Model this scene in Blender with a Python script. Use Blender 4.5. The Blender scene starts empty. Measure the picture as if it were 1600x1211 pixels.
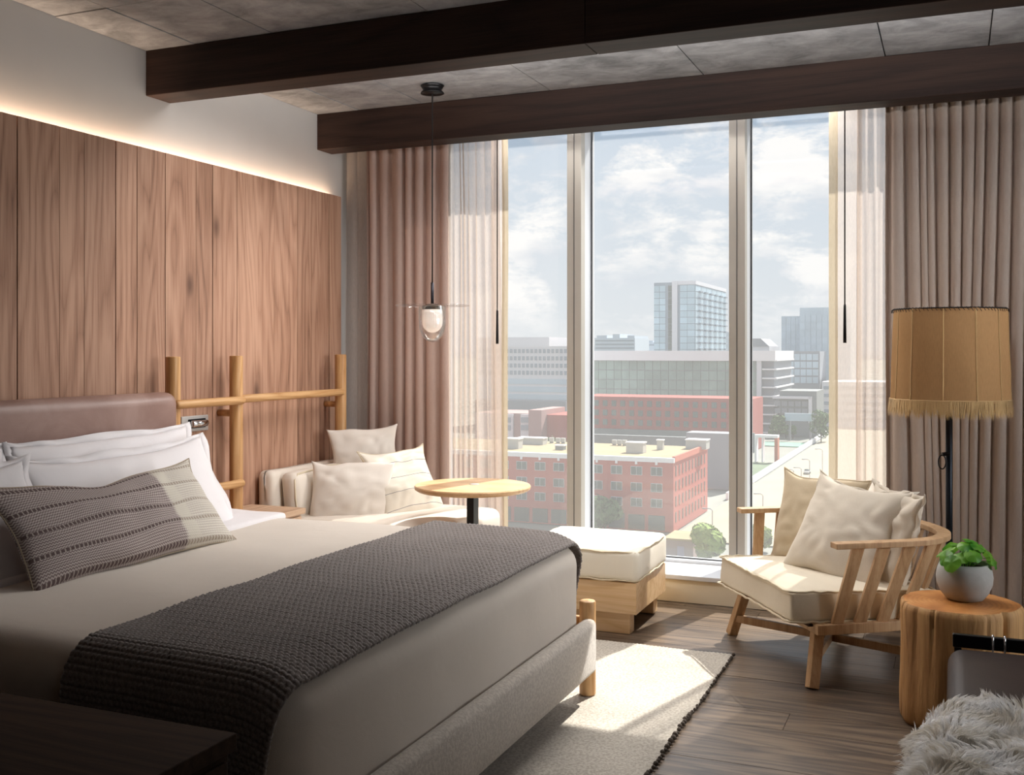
import bpy, bmesh, math, random
from math import sin, cos, pi, sqrt, atan, tan, radians, hypot
from mathutils import Vector, Matrix, noise
random.seed(7)
SC = bpy.context.scene
COL = SC.collection

# ------------------------------------------------------------------ camera
A = atan(691/1644)                     # the camera looks this far left of the window wall's normal
CA, SA = cos(A), sin(A)
CAMH = 1.4
cd = bpy.data.cameras.new('camera'); cam = bpy.data.objects.new('camera', cd); COL.objects.link(cam)
cam.location = (0, 0, CAMH); cam.rotation_euler = (pi/2, 0, A)
cd.sensor_width = 36; cd.lens = 36*1644/1600; cd.shift_y = -57.5/1600
cd.clip_start = 0.05; cd.clip_end = 6000
SC.camera = cam
SC.view_settings.view_transform = 'Standard'; SC.view_settings.look = 'None'
SC.view_settings.gamma = 1; SC.view_settings.use_curve_mapping = False
SC.view_settings.exposure = 0.0
SC.cycles.use_denoising = True
SC.cycles.max_bounces = 12; SC.cycles.diffuse_bounces = 6; SC.cycles.transparent_max_bounces = 16
SC.cycles.sample_clamp_indirect = 6; SC.cycles.caustics_reflective = False; SC.cycles.caustics_refractive = False

# ------------------------------------------------------------------ colour helpers
def lin(h):
    h = h.lstrip('#'); o = []
    for i in (0, 2, 4):
        v = int(h[i:i+2], 16)/255
        o.append(v/12.92 if v <= .04045 else ((v+.055)/1.055)**2.4)
    return (*o, 1)

# ------------------------------------------------------------------ sky
SKY_STRENGTH = .95
world = bpy.data.worlds.new('sky'); SC.world = world; world.use_nodes = True
nt = world.node_tree; nt.nodes.clear(); N = nt.nodes; L = nt.links
out = N.new('ShaderNodeOutputWorld'); bg = N.new('ShaderNodeBackground'); L.new(bg.outputs[0], out.inputs[0])
bg.inputs[1].default_value = SKY_STRENGTH
tc = N.new('ShaderNodeTexCoord'); sep = N.new('ShaderNodeSeparateXYZ'); L.new(tc.outputs['Generated'], sep.inputs[0])
mp = N.new('ShaderNodeMapping'); mp.inputs['Scale'].default_value = (1, 1, 2.4); mp.inputs['Location'].default_value = (3.1, .4, .2)
L.new(tc.outputs['Generated'], mp.inputs[0])
n1 = N.new('ShaderNodeTexNoise'); n1.inputs['Scale'].default_value = 11; n1.inputs['Detail'].default_value = 9
n1.inputs['Roughness'].default_value = .64; n1.inputs['Distortion'].default_value = .25; L.new(mp.outputs[0], n1.inputs[0])
r1 = N.new('ShaderNodeValToRGB'); L.new(n1.outputs[0], r1.inputs[0])
r1.color_ramp.elements[0].position = .455; r1.color_ramp.elements[1].position = .57
n2 = N.new('ShaderNodeTexNoise'); n2.inputs['Scale'].default_value = 11; n2.inputs['Detail'].default_value = 6
mp2 = N.new('ShaderNodeMapping'); mp2.inputs['Location'].default_value = (3.1, .4, .17); mp2.inputs['Scale'].default_value = (1, 1, 2.4)
L.new(tc.outputs['Generated'], mp2.inputs[0]); L.new(mp2.outputs[0], n2.inputs[0])
r2 = N.new('ShaderNodeValToRGB'); L.new(n2.outputs[0], r2.inputs[0])
r2.color_ramp.elements[0].position = .38; r2.color_ramp.elements[1].position = .58
r2.color_ramp.elements[0].color = lin('#c3ccd8'); r2.color_ramp.elements[1].color = lin('#efefef')
gz = N.new('ShaderNodeMapRange'); gz.inputs[1].default_value = 0; gz.inputs[2].default_value = .3; L.new(sep.outputs[2], gz.inputs[0])
grad = N.new('ShaderNodeMix'); grad.data_type = 'RGBA'; L.new(gz.outputs[0], grad.inputs[0])
grad.inputs[6].default_value = lin('#cdd4da'); grad.inputs[7].default_value = lin('#a3bcd6')
cl = N.new('ShaderNodeMix'); cl.data_type = 'RGBA'; L.new(grad.outputs[2], cl.inputs[6]); L.new(r2.outputs[0], cl.inputs[7])
hz = N.new('ShaderNodeMapRange'); hz.inputs[1].default_value = 0.0; hz.inputs[2].default_value = .05; L.new(sep.outputs[2], hz.inputs[0])
mu = N.new('ShaderNodeMath'); mu.operation = 'MULTIPLY'; L.new(r1.outputs[0], mu.inputs[0]); L.new(hz.outputs[0], mu.inputs[1]); L.new(mu.outputs[0], cl.inputs[0])
bl = N.new('ShaderNodeMapRange'); bl.inputs[1].default_value = -.01; bl.inputs[2].default_value = 0; L.new(sep.outputs[2], bl.inputs[0])
gr = N.new('ShaderNodeMix'); gr.data_type = 'RGBA'; L.new(bl.outputs[0], gr.inputs[0]); L.new(cl.outputs[2], gr.inputs[7])
gr.inputs[6].default_value = lin('#b5b8b8'); L.new(gr.outputs[2], bg.inputs[0])

# ------------------------------------------------------------------ lights
SUN_AZ, SUN_EL = radians(15), radians(46.3)
sd = bpy.data.lights.new('sun', 'SUN'); sun = bpy.data.objects.new('sun', sd); COL.objects.link(sun)
sd.energy = 9.5; sd.angle = radians(.6); sd.color = (1, .95, .87)
sdir = Vector((sin(SUN_AZ)*cos(SUN_EL), cos(SUN_AZ)*cos(SUN_EL), sin(SUN_EL)))
sun.rotation_euler = sdir.to_track_quat('Z', 'Y').to_euler(); sun.location = (10, 40, 45)
def area(name, loc, direction, sx, sy, power, color, spread=pi):
    d = bpy.data.lights.new(name, 'AREA'); o = bpy.data.objects.new(name, d); COL.objects.link(o)
    d.shape = 'RECTANGLE'; d.size = sx; d.size_y = sy; d.energy = power; d.color = color; d.spread = spread
    o.location = loc; o.rotation_euler = Vector(direction).to_track_quat('-Z', 'Y').to_euler(); return o
# added fill lamp hidden behind the second beam, washing down into the room
area('pocket_fill_light', (-1.5, 5.86, 2.79), (0, -.72, -.69), 1.7, .12, 44, (1, .96, .92), radians(150))
# warm strip in the cove behind the top edge of the plank panelling
area('cove_light', (-3.535, 3.2, 2.315), (-.02, 0, 1), 4.7, .03, 20.0, (1, .72, .50)).rotation_euler = (pi, 0, pi/2)
# added dim fill lamp under the unseen ceiling behind the camera
area('rear_fill_light', (1.6, .2, 2.78), (-.1, .55, -1), 1.6, 1.2, 7, (1, .93, .88))
# added fill lamps: two hidden behind the first beam, one out of view right
area('beam_fill_light', (-1.75, 4.20, 2.76), (-.05, -.30, -1), 1.7, .08, 38, (1, .96, .93))
area('ceiling_fill_light', (-.9, 4.17, 2.65), (0, .10, 1), 3.6, .04, 110, (1, .97, .94))  # unseen helper that brightens the ceiling between the beams
area('side_fill_light', (3.12, 4.3, 1.75), (-1, .14, -.04), 2.2, 1.7, 27, (.97, .98, 1), radians(62))  # invented side fill for the plank wall and bed

# ------------------------------------------------------------------ node material helpers
MATS = {}
def newmat(name):
    m = bpy.data.materials.new(name); m.use_nodes = True; m.node_tree.nodes.clear(); MATS[name] = m
    return m, m.node_tree.nodes, m.node_tree.links
def out_bsdf(n, l, rough=.6, metal=0, spec=.5):
    o = n.new('ShaderNodeOutputMaterial'); b = n.new('ShaderNodeBsdfPrincipled'); l.new(b.outputs[0], o.inputs[0])
    b.inputs['Roughness'].default_value = rough; b.inputs['Metallic'].default_value = metal
    b.inputs['Specular IOR Level'].default_value = spec
    return o, b
def ramp(n, l, src, stops):
    r = n.new('ShaderNodeValToRGB'); l.new(src, r.inputs[0]); e = r.color_ramp.elements
    while len(e) < len(stops): e.new(.5)
    for i, (p, c) in enumerate(stops):
        e[i].position = p; e[i].color = lin(c) if isinstance(c, str) else (c, c, c, 1)
    return r
def mixc(n, l, f, a, b, mode='MIX'):
    m = n.new('ShaderNodeMix'); m.data_type = 'RGBA'; m.blend_type = mode
    for i, v in ((0, f), (6, a), (7, b)):
        if hasattr(v, 'node'): l.new(v, m.inputs[i])
        elif isinstance(v, str): m.inputs[i].default_value = lin(v)
        else: m.inputs[i].default_value = v
    return m.outputs[2]
def math_(n, l, op, a, b=0., c=None):
    m = n.new('ShaderNodeMath'); m.operation = op
    for i, v in enumerate((a, b, c)):
        if v is None: continue
        if hasattr(v, 'node'): l.new(v, m.inputs[i])
        else: m.inputs[i].default_value = v
    return m.outputs[0]
def noise_(n, l, vec, scale, detail=4, rough=.5, dist=0):
    t = n.new('ShaderNodeTexNoise'); t.inputs['Scale'].default_value = scale; t.inputs['Detail'].default_value = detail
    t.inputs['Roughness'].default_value = rough; t.inputs['Distortion'].default_value = dist; l.new(vec, t.inputs['Vector']); return t.outputs[0]
def bump(n, l, b, h, strength=.3, dist=.01):
    k = n.new('ShaderNodeBump'); k.inputs['Strength'].default_value = strength; k.inputs['Distance'].default_value = dist
    l.new(h, k.inputs['Height']); l.new(k.outputs[0], b.inputs['Normal'])
def mapping(n, l, vec, scale=(1, 1, 1), loc=(0, 0, 0), rot=(0, 0, 0)):
    m = n.new('ShaderNodeMapping'); m.inputs['Scale'].default_value = scale; m.inputs['Location'].default_value = loc
    m.inputs['Rotation'].default_value = rot; l.new(vec, m.inputs[0]); return m.outputs[0]
def coords(n, l, kind='Object', rnd=True):
    if kind == 'Position':
        g = n.new('ShaderNodeNewGeometry'); v = g.outputs['Position']
    else:
        v = n.new('ShaderNodeTexCoord').outputs[kind]
    if rnd:
        oi = n.new('ShaderNodeObjectInfo'); a = n.new('ShaderNodeVectorMath'); a.operation = 'ADD'
        s = n.new('ShaderNodeVectorMath'); s.operation = 'SCALE'; s.inputs[0].default_value = (13.1, 7.7, 5.3)
        l.new(oi.outputs['Random'], s.inputs['Scale']); l.new(v, a.inputs[0]); l.new(s.outputs[0], a.inputs[1]); v = a.outputs[0]
    return v
def rndval(n): return n.new('ShaderNodeObjectInfo').outputs['Random']

def plain(name, color, rough=.6, metal=0, spec=.5, var=.0, vscale=6, bmp=0, bscale=40):
    m, n, l = newmat(name); o, b = out_bsdf(n, l, rough, metal, spec)
    v = coords(n, l, 'Object', False)
    t = noise_(n, l, v, vscale, 4)
    k = ramp(n, l, t, [(.3, 1-var), (.7, 1+0*var)]).outputs[0]
    l.new(mixc(n, l, 1.0, color, k, 'MULTIPLY'), b.inputs['Base Color'])
    if bmp: bump(n, l, b, noise_(n, l, v, bscale, 5), bmp, .005)
    return m

def wood(name, dark, mid, light, axis=1, coord='Object', rough=.5, across=9, wave=1.0, bmp=.25, tone=.16, knots=0, spec=.4):
    """oak with cathedral figure, pores running along the grain axis, tone per plank"""
    m, n, l = newmat(name); o, b = out_bsdf(n, l, rough, 0, spec)
    v = coords(n, l, coord)
    sc = [across]*3; sc[axis] = across*.07
    low = noise_(n, l, mapping(n, l, v, [3 if i != axis else .6 for i in range(3)]), 1.3, 2)
    fig = noise_(n, l, mapping(n, l, v, [across*.45 if i != axis else across*.05 for i in range(3)]), 1, 2, .4, .3)
    rings = math_(n, l, 'PINGPONG', math_(n, l, 'MULTIPLY', fig, 26*wave), 1.)
    rings = math_(n, l, 'POWER', rings, .6)
    streak = noise_(n, l, mapping(n, l, v, [across*4 if i != axis else across*.12 for i in range(3)]), 1, 4, .6)
    sp = [170]*3; sp[axis] = 5
    pores = noise_(n, l, mapping(n, l, v, sp), 1, 3, .6)
    f = math_(n, l, 'MULTIPLY', rings, .15)
    f = math_(n, l, 'ADD', f, math_(n, l, 'MULTIPLY', pores, .30)); f = math_(n, l, 'ADD', f, math_(n, l, 'MULTIPLY', low, .30))
    f = math_(n, l, 'ADD', f, math_(n, l, 'MULTIPLY', streak, .30))
    c = ramp(n, l, f, [(.36, dark), (.50, mid), (.64, light)]).outputs[0]
    t = math_(n, l, 'MULTIPLY_ADD', rndval(n), tone*2, 1-tone)
    cc = n.new('ShaderNodeCombineColor'); [l.new(t, cc.inputs[i]) for i in range(3)]
    c = mixc(n, l, 1.0, c, cc.outputs[0], 'MULTIPLY')
    if knots:
        vo = n.new('ShaderNodeTexVoronoi'); sk = [knots]*3; sk[axis] = knots*.45
        l.new(mapping(n, l, v, sk), vo.inputs['Vector']); vo.inputs['Scale'].default_value = 1
        kk = ramp(n, l, vo.outputs[0], [(.02, 1.0), (.085, 0.0)]).outputs[0]
        c = mixc(n, l, math_(n, l, 'MULTIPLY', kk, .8), c, '#33221a')
        k2 = ramp(n, l, vo.outputs[0], [(.05, .45), (.22, 0.0)]).outputs[0]
        c = mixc(n, l, k2, c, dark)
    l.new(c, b.inputs['Base Color'])
    bump(n, l, b, f, bmp, .003)
    return m

def fabric(name, color, rough=.9, weave=420, bmp=.35, var=.10, color2=None, coord='Object', wr=0, sheen=.2):
    m, n, l = newmat(name); o, b = out_bsdf(n, l, rough, 0, .2)
    v = coords(n, l, coord)
    big = noise_(n, l, v, 5, 4); fine = noise_(n, l, v, weave, 2)
    f = math_(n, l, 'ADD', math_(n, l, 'MULTIPLY', big, .5), math_(n, l, 'MULTIPLY', fine, .5))
    k = ramp(n, l, f, [(.35, 1-var), (.65, 1.0)]).outputs[0]
    base = color if color2 is None else mixc(n, l, ramp(n, l, noise_(n, l, v, weave*.35, 3), [(.42, 0.), (.6, 1.)]).outputs[0], color, color2)
    l.new(mixc(n, l, 1.0, base, k, 'MULTIPLY'), b.inputs['Base Color'])
    b.inputs['Sheen Weight'].default_value = sheen; b.inputs['Sheen Roughness'].default_value = .5
    h = fine
    if wr:
        w = noise_(n, l, mapping(n, l, v, (1, 1, 1)), 7, 3, .5, .8)
        h = math_(n, l, 'ADD', math_(n, l, 'MULTIPLY', w, wr), math_(n, l, 'MULTIPLY', fine, .12))
        bump(n, l, b, h, bmp, .02)
    else: bump(n, l, b, h, bmp, .002)
    return m

def cloth_translucent(name, color, trans, clear=0., var=.08, tcolor=None):
    m, n, l = newmat(name); o = n.new('ShaderNodeOutputMaterial')
    v = coords(n, l, 'Object')
    th = noise_(n, l, mapping(n, l, v, (300, 300, 40)), 1, 2)
    big = noise_(n, l, mapping(n, l, v, (9, 9, .7)), 1, 3)
    f = math_(n, l, 'ADD', math_(n, l, 'MULTIPLY', th, .6), math_(n, l, 'MULTIPLY', big, .4))
    k = ramp(n, l, f, [(.35, 1-var), (.65, 1.)]).outputs[0]
    col = mixc(n, l, 1.0, color, k, 'MULTIPLY')
    d = n.new('ShaderNodeBsdfDiffuse'); l.new(col, d.inputs[0])
    t = n.new('ShaderNodeBsdfTranslucent')
    if tcolor: l.new(mixc(n, l, 1.0, tcolor, k, 'MULTIPLY'), t.inputs[0])
    else: l.new(col, t.inputs[0])
    mx = n.new('ShaderNodeMixShader'); mx.inputs[0].default_value = trans; l.new(d.outputs[0], mx.inputs[1]); l.new(t.outputs[0], mx.inputs[2])
    last = mx
    if clear:
        tr = n.new('ShaderNodeBsdfTransparent'); m2 = n.new('ShaderNodeMixShader')
        weave = ramp(n, l, th, [(.3, max(0, clear-.05)), (.7, min(1, clear+.05))]).outputs[0]
        l.new(weave, m2.inputs[0]); l.new(mx.outputs[0], m2.inputs[1]); l.new(tr.outputs[0], m2.inputs[2]); last = m2
    l.new(last.outputs[0], o.inputs[0]); return m

# ------------------------------------------------------------------ mesh helpers
class MB:
    def __init__(s): s.v = []; s.f = []; s.uv = None
    def add(s, vs, fs):
        o = len(s.v); s.v += [tuple(p) for p in vs]; s.f += [tuple(i+o for i in f) for f in fs]; return s
    def box(s, x0, x1, y0, y1, z0, z1, M=None):
        vs = [Vector(p) for p in ((x0,y0,z0),(x1,y0,z0),(x1,y1,z0),(x0,y1,z0),(x0,y0,z1),(x1,y0,z1),(x1,y1,z1),(x0,y1,z1))]
        if M: vs = [M @ p for p in vs]
        return s.add(vs, [(0,3,2,1),(4,5,6,7),(0,1,5,4),(1,2,6,5),(2,3,7,6),(3,0,4,7)])
    def beam(s, p0, p1, w, h, up=(0,0,1)):
        p0, p1, up = Vector(p0), Vector(p1), Vector(up)
        d = (p1-p0).normalized(); sx = d.cross(up).normalized(); uy = sx.cross(d).normalized()
        vs = [p + sx*a*w/2 + uy*b*h/2 for p in (p0, p1) for a, b in ((-1,-1),(1,-1),(1,1),(-1,1))]
        return s.add(vs, [(0,1,2,3),(7,6,5,4),(0,4,5,1),(1,5,6,2),(2,6,7,3),(3,7,4,0)])
    def tube(s, pts, r, seg=10, closed=False, caps=True):
        pts = [Vector(p) for p in pts]; n = len(pts); rs = r if isinstance(r, (list, tuple)) else [r]*n
        vs = []; ref = None
        for i, p in enumerate(pts):
            a = pts[(i-1) % n] if (closed or i > 0) else p; b = pts[(i+1) % n] if (closed or i < n-1) else p
            d = (b-a).normalized()
            if ref is None: ref = d.orthogonal().normalized()
            ref = (ref - d*ref.dot(d)).normalized(); bi = d.cross(ref)
            vs += [p + (ref*cos(2*pi*k/seg) + bi*sin(2*pi*k/seg))*rs[i] for k in range(seg)]
        fs = []
        for i in range(n if closed else n-1):
            j = (i+1) % n
            fs += [(i*seg+k, i*seg+(k+1) % seg, j*seg+(k+1) % seg, j*seg+k) for k in range(seg)]
        if caps and not closed: fs += [tuple(range(seg))[::-1], tuple((n-1)*seg+k for k in range(seg))]
        return s.add(vs, fs)
    def lathe(s, prof, c=(0,0,0), seg=32, cap0=True, cap1=True, wob=None):
        vs = []
        for r, z in prof:
            for k in range(seg):
                a = 2*pi*k/seg; rr = r*(wob(a, z) if wob else 1); vs.append((c[0]+rr*cos(a), c[1]+rr*sin(a), c[2]+z))
        fs = [(i*seg+k, i*seg+(k+1) % seg, (i+1)*seg+(k+1) % seg, (i+1)*seg+k) for i in range(len(prof)-1) for k in range(seg)]
        if cap0: fs.append(tuple(range(seg))[::-1])
        if cap1: fs.append(tuple((len(prof)-1)*seg+k for k in range(seg)))
        return s.add(vs, fs)
    def rbox(s, c, size, r, n=(6, 6, 3), k=3, fn=None, M=None):
        """box with rounded edges on a fine grid; fn(p, u) may move each vertex (u in -1..1 on each axis)"""
        h = [x/2 for x in size]; ax = []
        for i in range(3):
            ri = min(r, h[i]*.999); a = [-h[i] + ri*(1-cos(pi/2*q/k)) for q in range(k)]
            mid = [(-h[i]+ri) + (2*h[i]-2*ri)*q/n[i] for q in range(n[i]+1)]
            ax.append(a + mid + [-x for x in reversed(a)])
        idx = {}; vs = []; fs = []
        def vert(p):
            key = tuple(round(x, 6) for x in p)
            if key in idx: return idx[key]
            q = Vector(p); inner = Vector([max(-h[i]+min(r, h[i]*.999), min(h[i]-min(r, h[i]*.999), q[i])) for i in range(3)])
            d = q-inner
            if d.length > 1e-9: q = inner + d.normalized()*min(r, d.length if False else r)
            u = Vector([p[i]/h[i] for i in range(3)])
            q = q + Vector(c)
            if fn: q = fn(q, u)
            if M: q = M @ q
            idx[key] = len(vs); vs.append(q); return idx[key]
        for d in range(3):
            a, b = (d+1) % 3, (d+2) % 3
            for sgn in (-1, 1):
                for i in range(len(ax[a])-1):
                    for j in range(len(ax[b])-1):
                        q = []
                        for ii, jj in ((i, j), (i+1, j), (i+1, j+1), (i, j+1)):
                            p = [0, 0, 0]; p[d] = sgn*h[d]; p[a] = ax[a][ii]; p[b] = ax[b][jj]; q.append(vert(p))
                        if len(set(q)) < 3: continue
                        fs.append(tuple(q) if sgn > 0 else tuple(reversed(q)))
        return s.add(vs, fs)
    def grid(s, nu, nv, fn):
        o = len(s.v)
        for i in range(nu+1):
            for j in range(nv+1): s.v.append(tuple(fn(i/nu, j/nv)))
        for i in range(nu):
            for j in range(nv):
                a = o+i*(nv+1)+j; s.f.append((a, a+nv+1, a+nv+2, a+1))
        return s
    def build(s, name, mat, parent=None, smooth=False, bevel=0, loc=None, solid=0, subsurf=0, auto=False):
        me = bpy.data.meshes.new(name)
        off = Vector(loc) if loc is not None else ROOT.get(parent.name, Vector()) if parent is not None else Vector()
        if parent is not None and parent.get('_local'): off = Vector()
        me.from_pydata([tuple(Vector(p)-off) for p in s.v], [], s.f); me.validate(clean_customdata=False)
        if smooth: me.shade_smooth()
        me.materials.append(MATS[mat] if isinstance(mat, str) else mat)
        ob = bpy.data.objects.new(name, me); COL.objects.link(ob)
        if parent is not None: ob.parent = parent; ROOT[ob.name] = off
        elif loc is not None: ob.location = loc; ROOT[ob.name] = off
        if parent is not None and parent.get('_local'): ob['_local'] = 1
        if subsurf:
            q = ob.modifiers.new('subsurf', 'SUBSURF'); q.levels = q.render_levels = subsurf
        if solid:
            q = ob.modifiers.new('solid', 'SOLIDIFY'); q.thickness = solid; q.offset = 0
        if bevel:
            q = ob.modifiers.new('bevel', 'BEVEL'); q.width = bevel; q.segments = 2; q.limit_method = 'ANGLE'; q.angle_limit = .7
        return ob
ROOT = {}
def tag(o, label=None, cat=None, group=None, kind=None):
    if label: o['label'] = label
    if cat: o['category'] = cat
    if group: o['group'] = group
    if kind: o['kind'] = kind
    return o
def thing(name, loc, label, cat, group=None, rz=0, local=False, kind=None):
    o = bpy.data.objects.new(name, None); COL.objects.link(o); o.location = loc; o.rotation_euler = (0, 0, rz)
    o.empty_display_size = .1
    if local: o['_local'] = 1; ROOT[o.name] = Vector()
    else: ROOT[o.name] = Vector(loc)
    return tag(o, label, cat, group, kind)
UNIT = {}
def unitbox(mat):
    if mat not in UNIT:
        me = bpy.data.meshes.new('piece'); b = MB().box(-.5, .5, -.5, .5, -.5, .5)
        me.from_pydata(b.v, [], b.f); me.materials.append(MATS[mat]); UNIT[mat] = me
    return UNIT[mat]
def piece(name, mat, parent, x0, x1, y0, y1, z0, z1, rz=None):
    o = bpy.data.objects.new(name, unitbox(mat)); COL.objects.link(o); o.parent = parent
    off = ROOT.get(parent.name, Vector()) if parent is not None else Vector()
    ROOT[o.name] = off
    o.location = Vector(((x0+x1)/2, (y0+y1)/2, (z0+z1)/2))-off; o.scale = (x1-x0, y1-y0, z1-z0); return o
def nz(p, s=1., o=0.): return noise.noise(Vector(p)*s+Vector((o, o*.7, -o)))

# measuring helpers: photograph pixel to a point of the place, on a chosen plane
def U(px): return (px-800)/1644
def X_at(px, Y): u = U(px); return Y*(-SA+u*CA)/(CA+u*SA)
def dep(x, y): return -x*SA+y*CA
def Z_at(py, x, y): return CAMH-(py-548)*dep(x, y)/1644
def G(px, py, z=-39.6):
    d = 1644*(CAMH-z)/(py-548); u = U(px); return d*(-SA+u*CA), d*(CA+u*SA)
def Ypanel(px): u = U(px); return 3.5*(CA+SA*u)/(SA-CA*u)

# ------------------------------------------------------------------ materials
wood('panel_oak', '#775644', '#a17a63', '#b79179', 2, 'Position', .6, 9, 1.0, .25, .10, 2.6)
wood('floor_oak', '#2e2621', '#54473c', '#7a6855', 0, 'Position', .33, 10, 1.1, .5, .22, 1.6, .5)
wood('dark_beam', '#1c1310', '#281b17', '#35251e', 0, 'Position', .6, 6, .8, .2, .05, 0, .22)
wood('honey_ash', '#94693f', '#b58857', '#cba272', 2, 'Object', .45, 14, 1.0, .1, .06)
wood('honey_ash_rail', '#94693f', '#b58857', '#cba272', 1, 'Object', .45, 14, 1.0, .1, .06)
wood('pale_oak', '#c09a6c', '#d3b083', '#dfc098', 0, 'Object', .5, 10, .8, .1, .05)
wood('chair_oak', '#9d7a56', '#b8936c', '#c8a680', 2, 'Object', .5, 12, .8, .08, .05)
wood('table_oak', '#a37c57', '#bf9a72', '#ceac86', 0, 'Object', .35, 9, .8, .08, .05)
wood('night_oak', '#a08064', '#c2a184', '#d2b498', 1, 'Object', .5, 9, .8, .1, .05)
wood('dark_oak', '#241a14', '#33251c', '#413024', 0, 'Object', .75, 10, .8, .1, .05, 0, .15)
plain('plaster', '#b0aeac', .9, var=.03)
plain('wall_paint', '#8f8880', .9, var=.03)
plain('white_frame', '#d6dae0', .45, var=.02)
plain('tan_frame', '#b4b0a8', .5, var=.03)
plain('gasket', '#3a3c40', .5)
plain('curb_cream', '#e0d6c0', .6, var=.04)
plain('black_metal', '#141315', .35, .6)
plain('dark_steel', '#2c2c33', .4, .7)
plain('blue_steel', '#1d232b', .4, .6)
plain('chrome', '#c9c9cc', .18, 1)
plain('brushed_steel', '#b9b7b4', .4, .3)
plain('black_thread', '#17120f', .9)
plain('soil', '#33261c', 1, var=.4, vscale=60, bmp=.8, bscale=120)
plain('concrete_pot', '#a9a9a5', .85, var=.14, vscale=22, bmp=.12, bscale=90)
fabric('bed_linen', '#e2dedf', .85, 600, .22, .04, wr=.8)
fabric('duvet_linen', '#d3c9bd', .9, 500, .2, .07, wr=.7)
fabric('footboard_cloth', '#b0a69b', .95, 260, .5, .2, '#c4bbaf', sheen=.4)
fabric('sofa_canvas', '#ddd3c6', .9, 420, .3, .06)
fabric('cushion_cotton', '#e4dcd2', .9, 420, .1, .06, wr=.25)
fabric('ottoman_canvas', '#efe9da', .9, 420, .3, .05, wr=.5)
fabric('chair_canvas', '#ddd2bd', .9, 420, .3, .06, wr=.6)
fabric('chair_linen', '#c4b499', .92, 380, .16, .12, wr=.4)
fabric('chair_linen_pale', '#d6ccbc', .92, 380, .16, .12, wr=.4)
fabric('piping', '#d9cbb0', .9, 700, .3, .1)
fabric('fringe', '#cdab78', .95, 600, .2, .3)
fabric('rug_wool', '#cbc4b8', .95, 260, .9, .22, '#aea598', 'Object', sheen=.3)
fabric('rug_edge', '#5d534a', .95, 300, .6, .35)
fabric('wool', '#71665f', .95, 500, .5, .28, '#857a75', sheen=.5)
cloth_translucent('drape_left', '#d0bab0', .28, 0, .10)
cloth_translucent('drape_right', '#c9bbb0', .16, 0, .10)
cloth_translucent('sheer', '#dccfc5', .5, .36, .04)
cloth_translucent('sheer_hem', '#cdbfa6', .45, .08, .22)
cloth_translucent('burlap', '#b48f66', .4, 0, .16)

def mat_concrete():
    m, n, l = newmat('concrete'); o, b = out_bsdf(n, l, .8, 0, .3)
    v = coords(n, l, 'Position', False)
    a = noise_(n, l, v, 1.6, 6, .65, .6); g = noise_(n, l, mapping(n, l, v, (2.2, 3.2, 1)), 2.5, 7, .7, .6)
    f = math_(n, l, 'ADD', math_(n, l, 'MULTIPLY', a, .5), math_(n, l, 'MULTIPLY', g, .5))
    c = ramp(n, l, f, [(.36, '#666769'), (.5, '#8c8d90'), (.64, '#a8a9ac')]).outputs[0]
    t = math_(n, l, 'MULTIPLY_ADD', rndval(n), .16, .92); cc = n.new('ShaderNodeCombineColor'); [l.new(t, cc.inputs[i]) for i in range(3)]
    l.new(mixc(n, l, 1., c, cc.outputs[0], 'MULTIPLY'), b.inputs['Base Color'])
    bump(n, l, b, noise_(n, l, v, 30, 6, .7), .25, .01)
mat_concrete()
def mat_leather(name, c0, c1, rough, spec=.5):
    m, n, l = newmat(name); o, b = out_bsdf(n, l, rough, 0, spec)
    v = coords(n, l, 'Object', False); a = noise_(n, l, v, 4, 5, .6, .5)
    l.new(ramp(n, l, a, [(.35, c0), (.65, c1)]).outputs[0], b.inputs['Base Color'])
    vo = n.new('ShaderNodeTexVoronoi'); vo.inputs['Scale'].default_value = 260; l.new(v, vo.inputs['Vector'])
    bump(n, l, b, vo.outputs[0], .12, .002)
mat_leather('tan_leather', '#86685e', '#9b7f75', .42)
mat_leather('dark_leather', '#261a17', '#32231f', .45, .25)
def mat_glass(name, haze, gloss, tint='#ffffff'):
    m, n, l = newmat(name); o = n.new('ShaderNodeOutputMaterial')
    tr = n.new('ShaderNodeBsdfTransparent'); tr.inputs[0].default_value = lin(tint)
    gl = n.new('ShaderNodeBsdfGlossy'); gl.inputs['Roughness'].default_value = .02
    lw = n.new('ShaderNodeLayerWeight'); lw.inputs[0].default_value = .25
    fr = math_(n, l, 'MULTIPLY_ADD', lw.outputs[0], gloss, gloss*.15)
    a = n.new('ShaderNodeMixShader'); l.new(fr, a.inputs[0]); l.new(tr.outputs[0], a.inputs[1]); l.new(gl.outputs[0], a.inputs[2]); last = a
    if haze:  # translucent veil in the pane imitates haze over the city
        t = n.new('ShaderNodeBsdfTranslucent'); t.inputs[0].default_value = (1, 1, 1, 1)
        b = n.new('ShaderNodeMixShader'); b.inputs[0].default_value = haze; l.new(a.outputs[0], b.inputs[1]); l.new(t.outputs[0], b.inputs[2]); last = b
    l.new(last.outputs[0], o.inputs[0])
mat_glass('window_glass', .062, .12)
mat_glass('lamp_glass', 0, .4)
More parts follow.
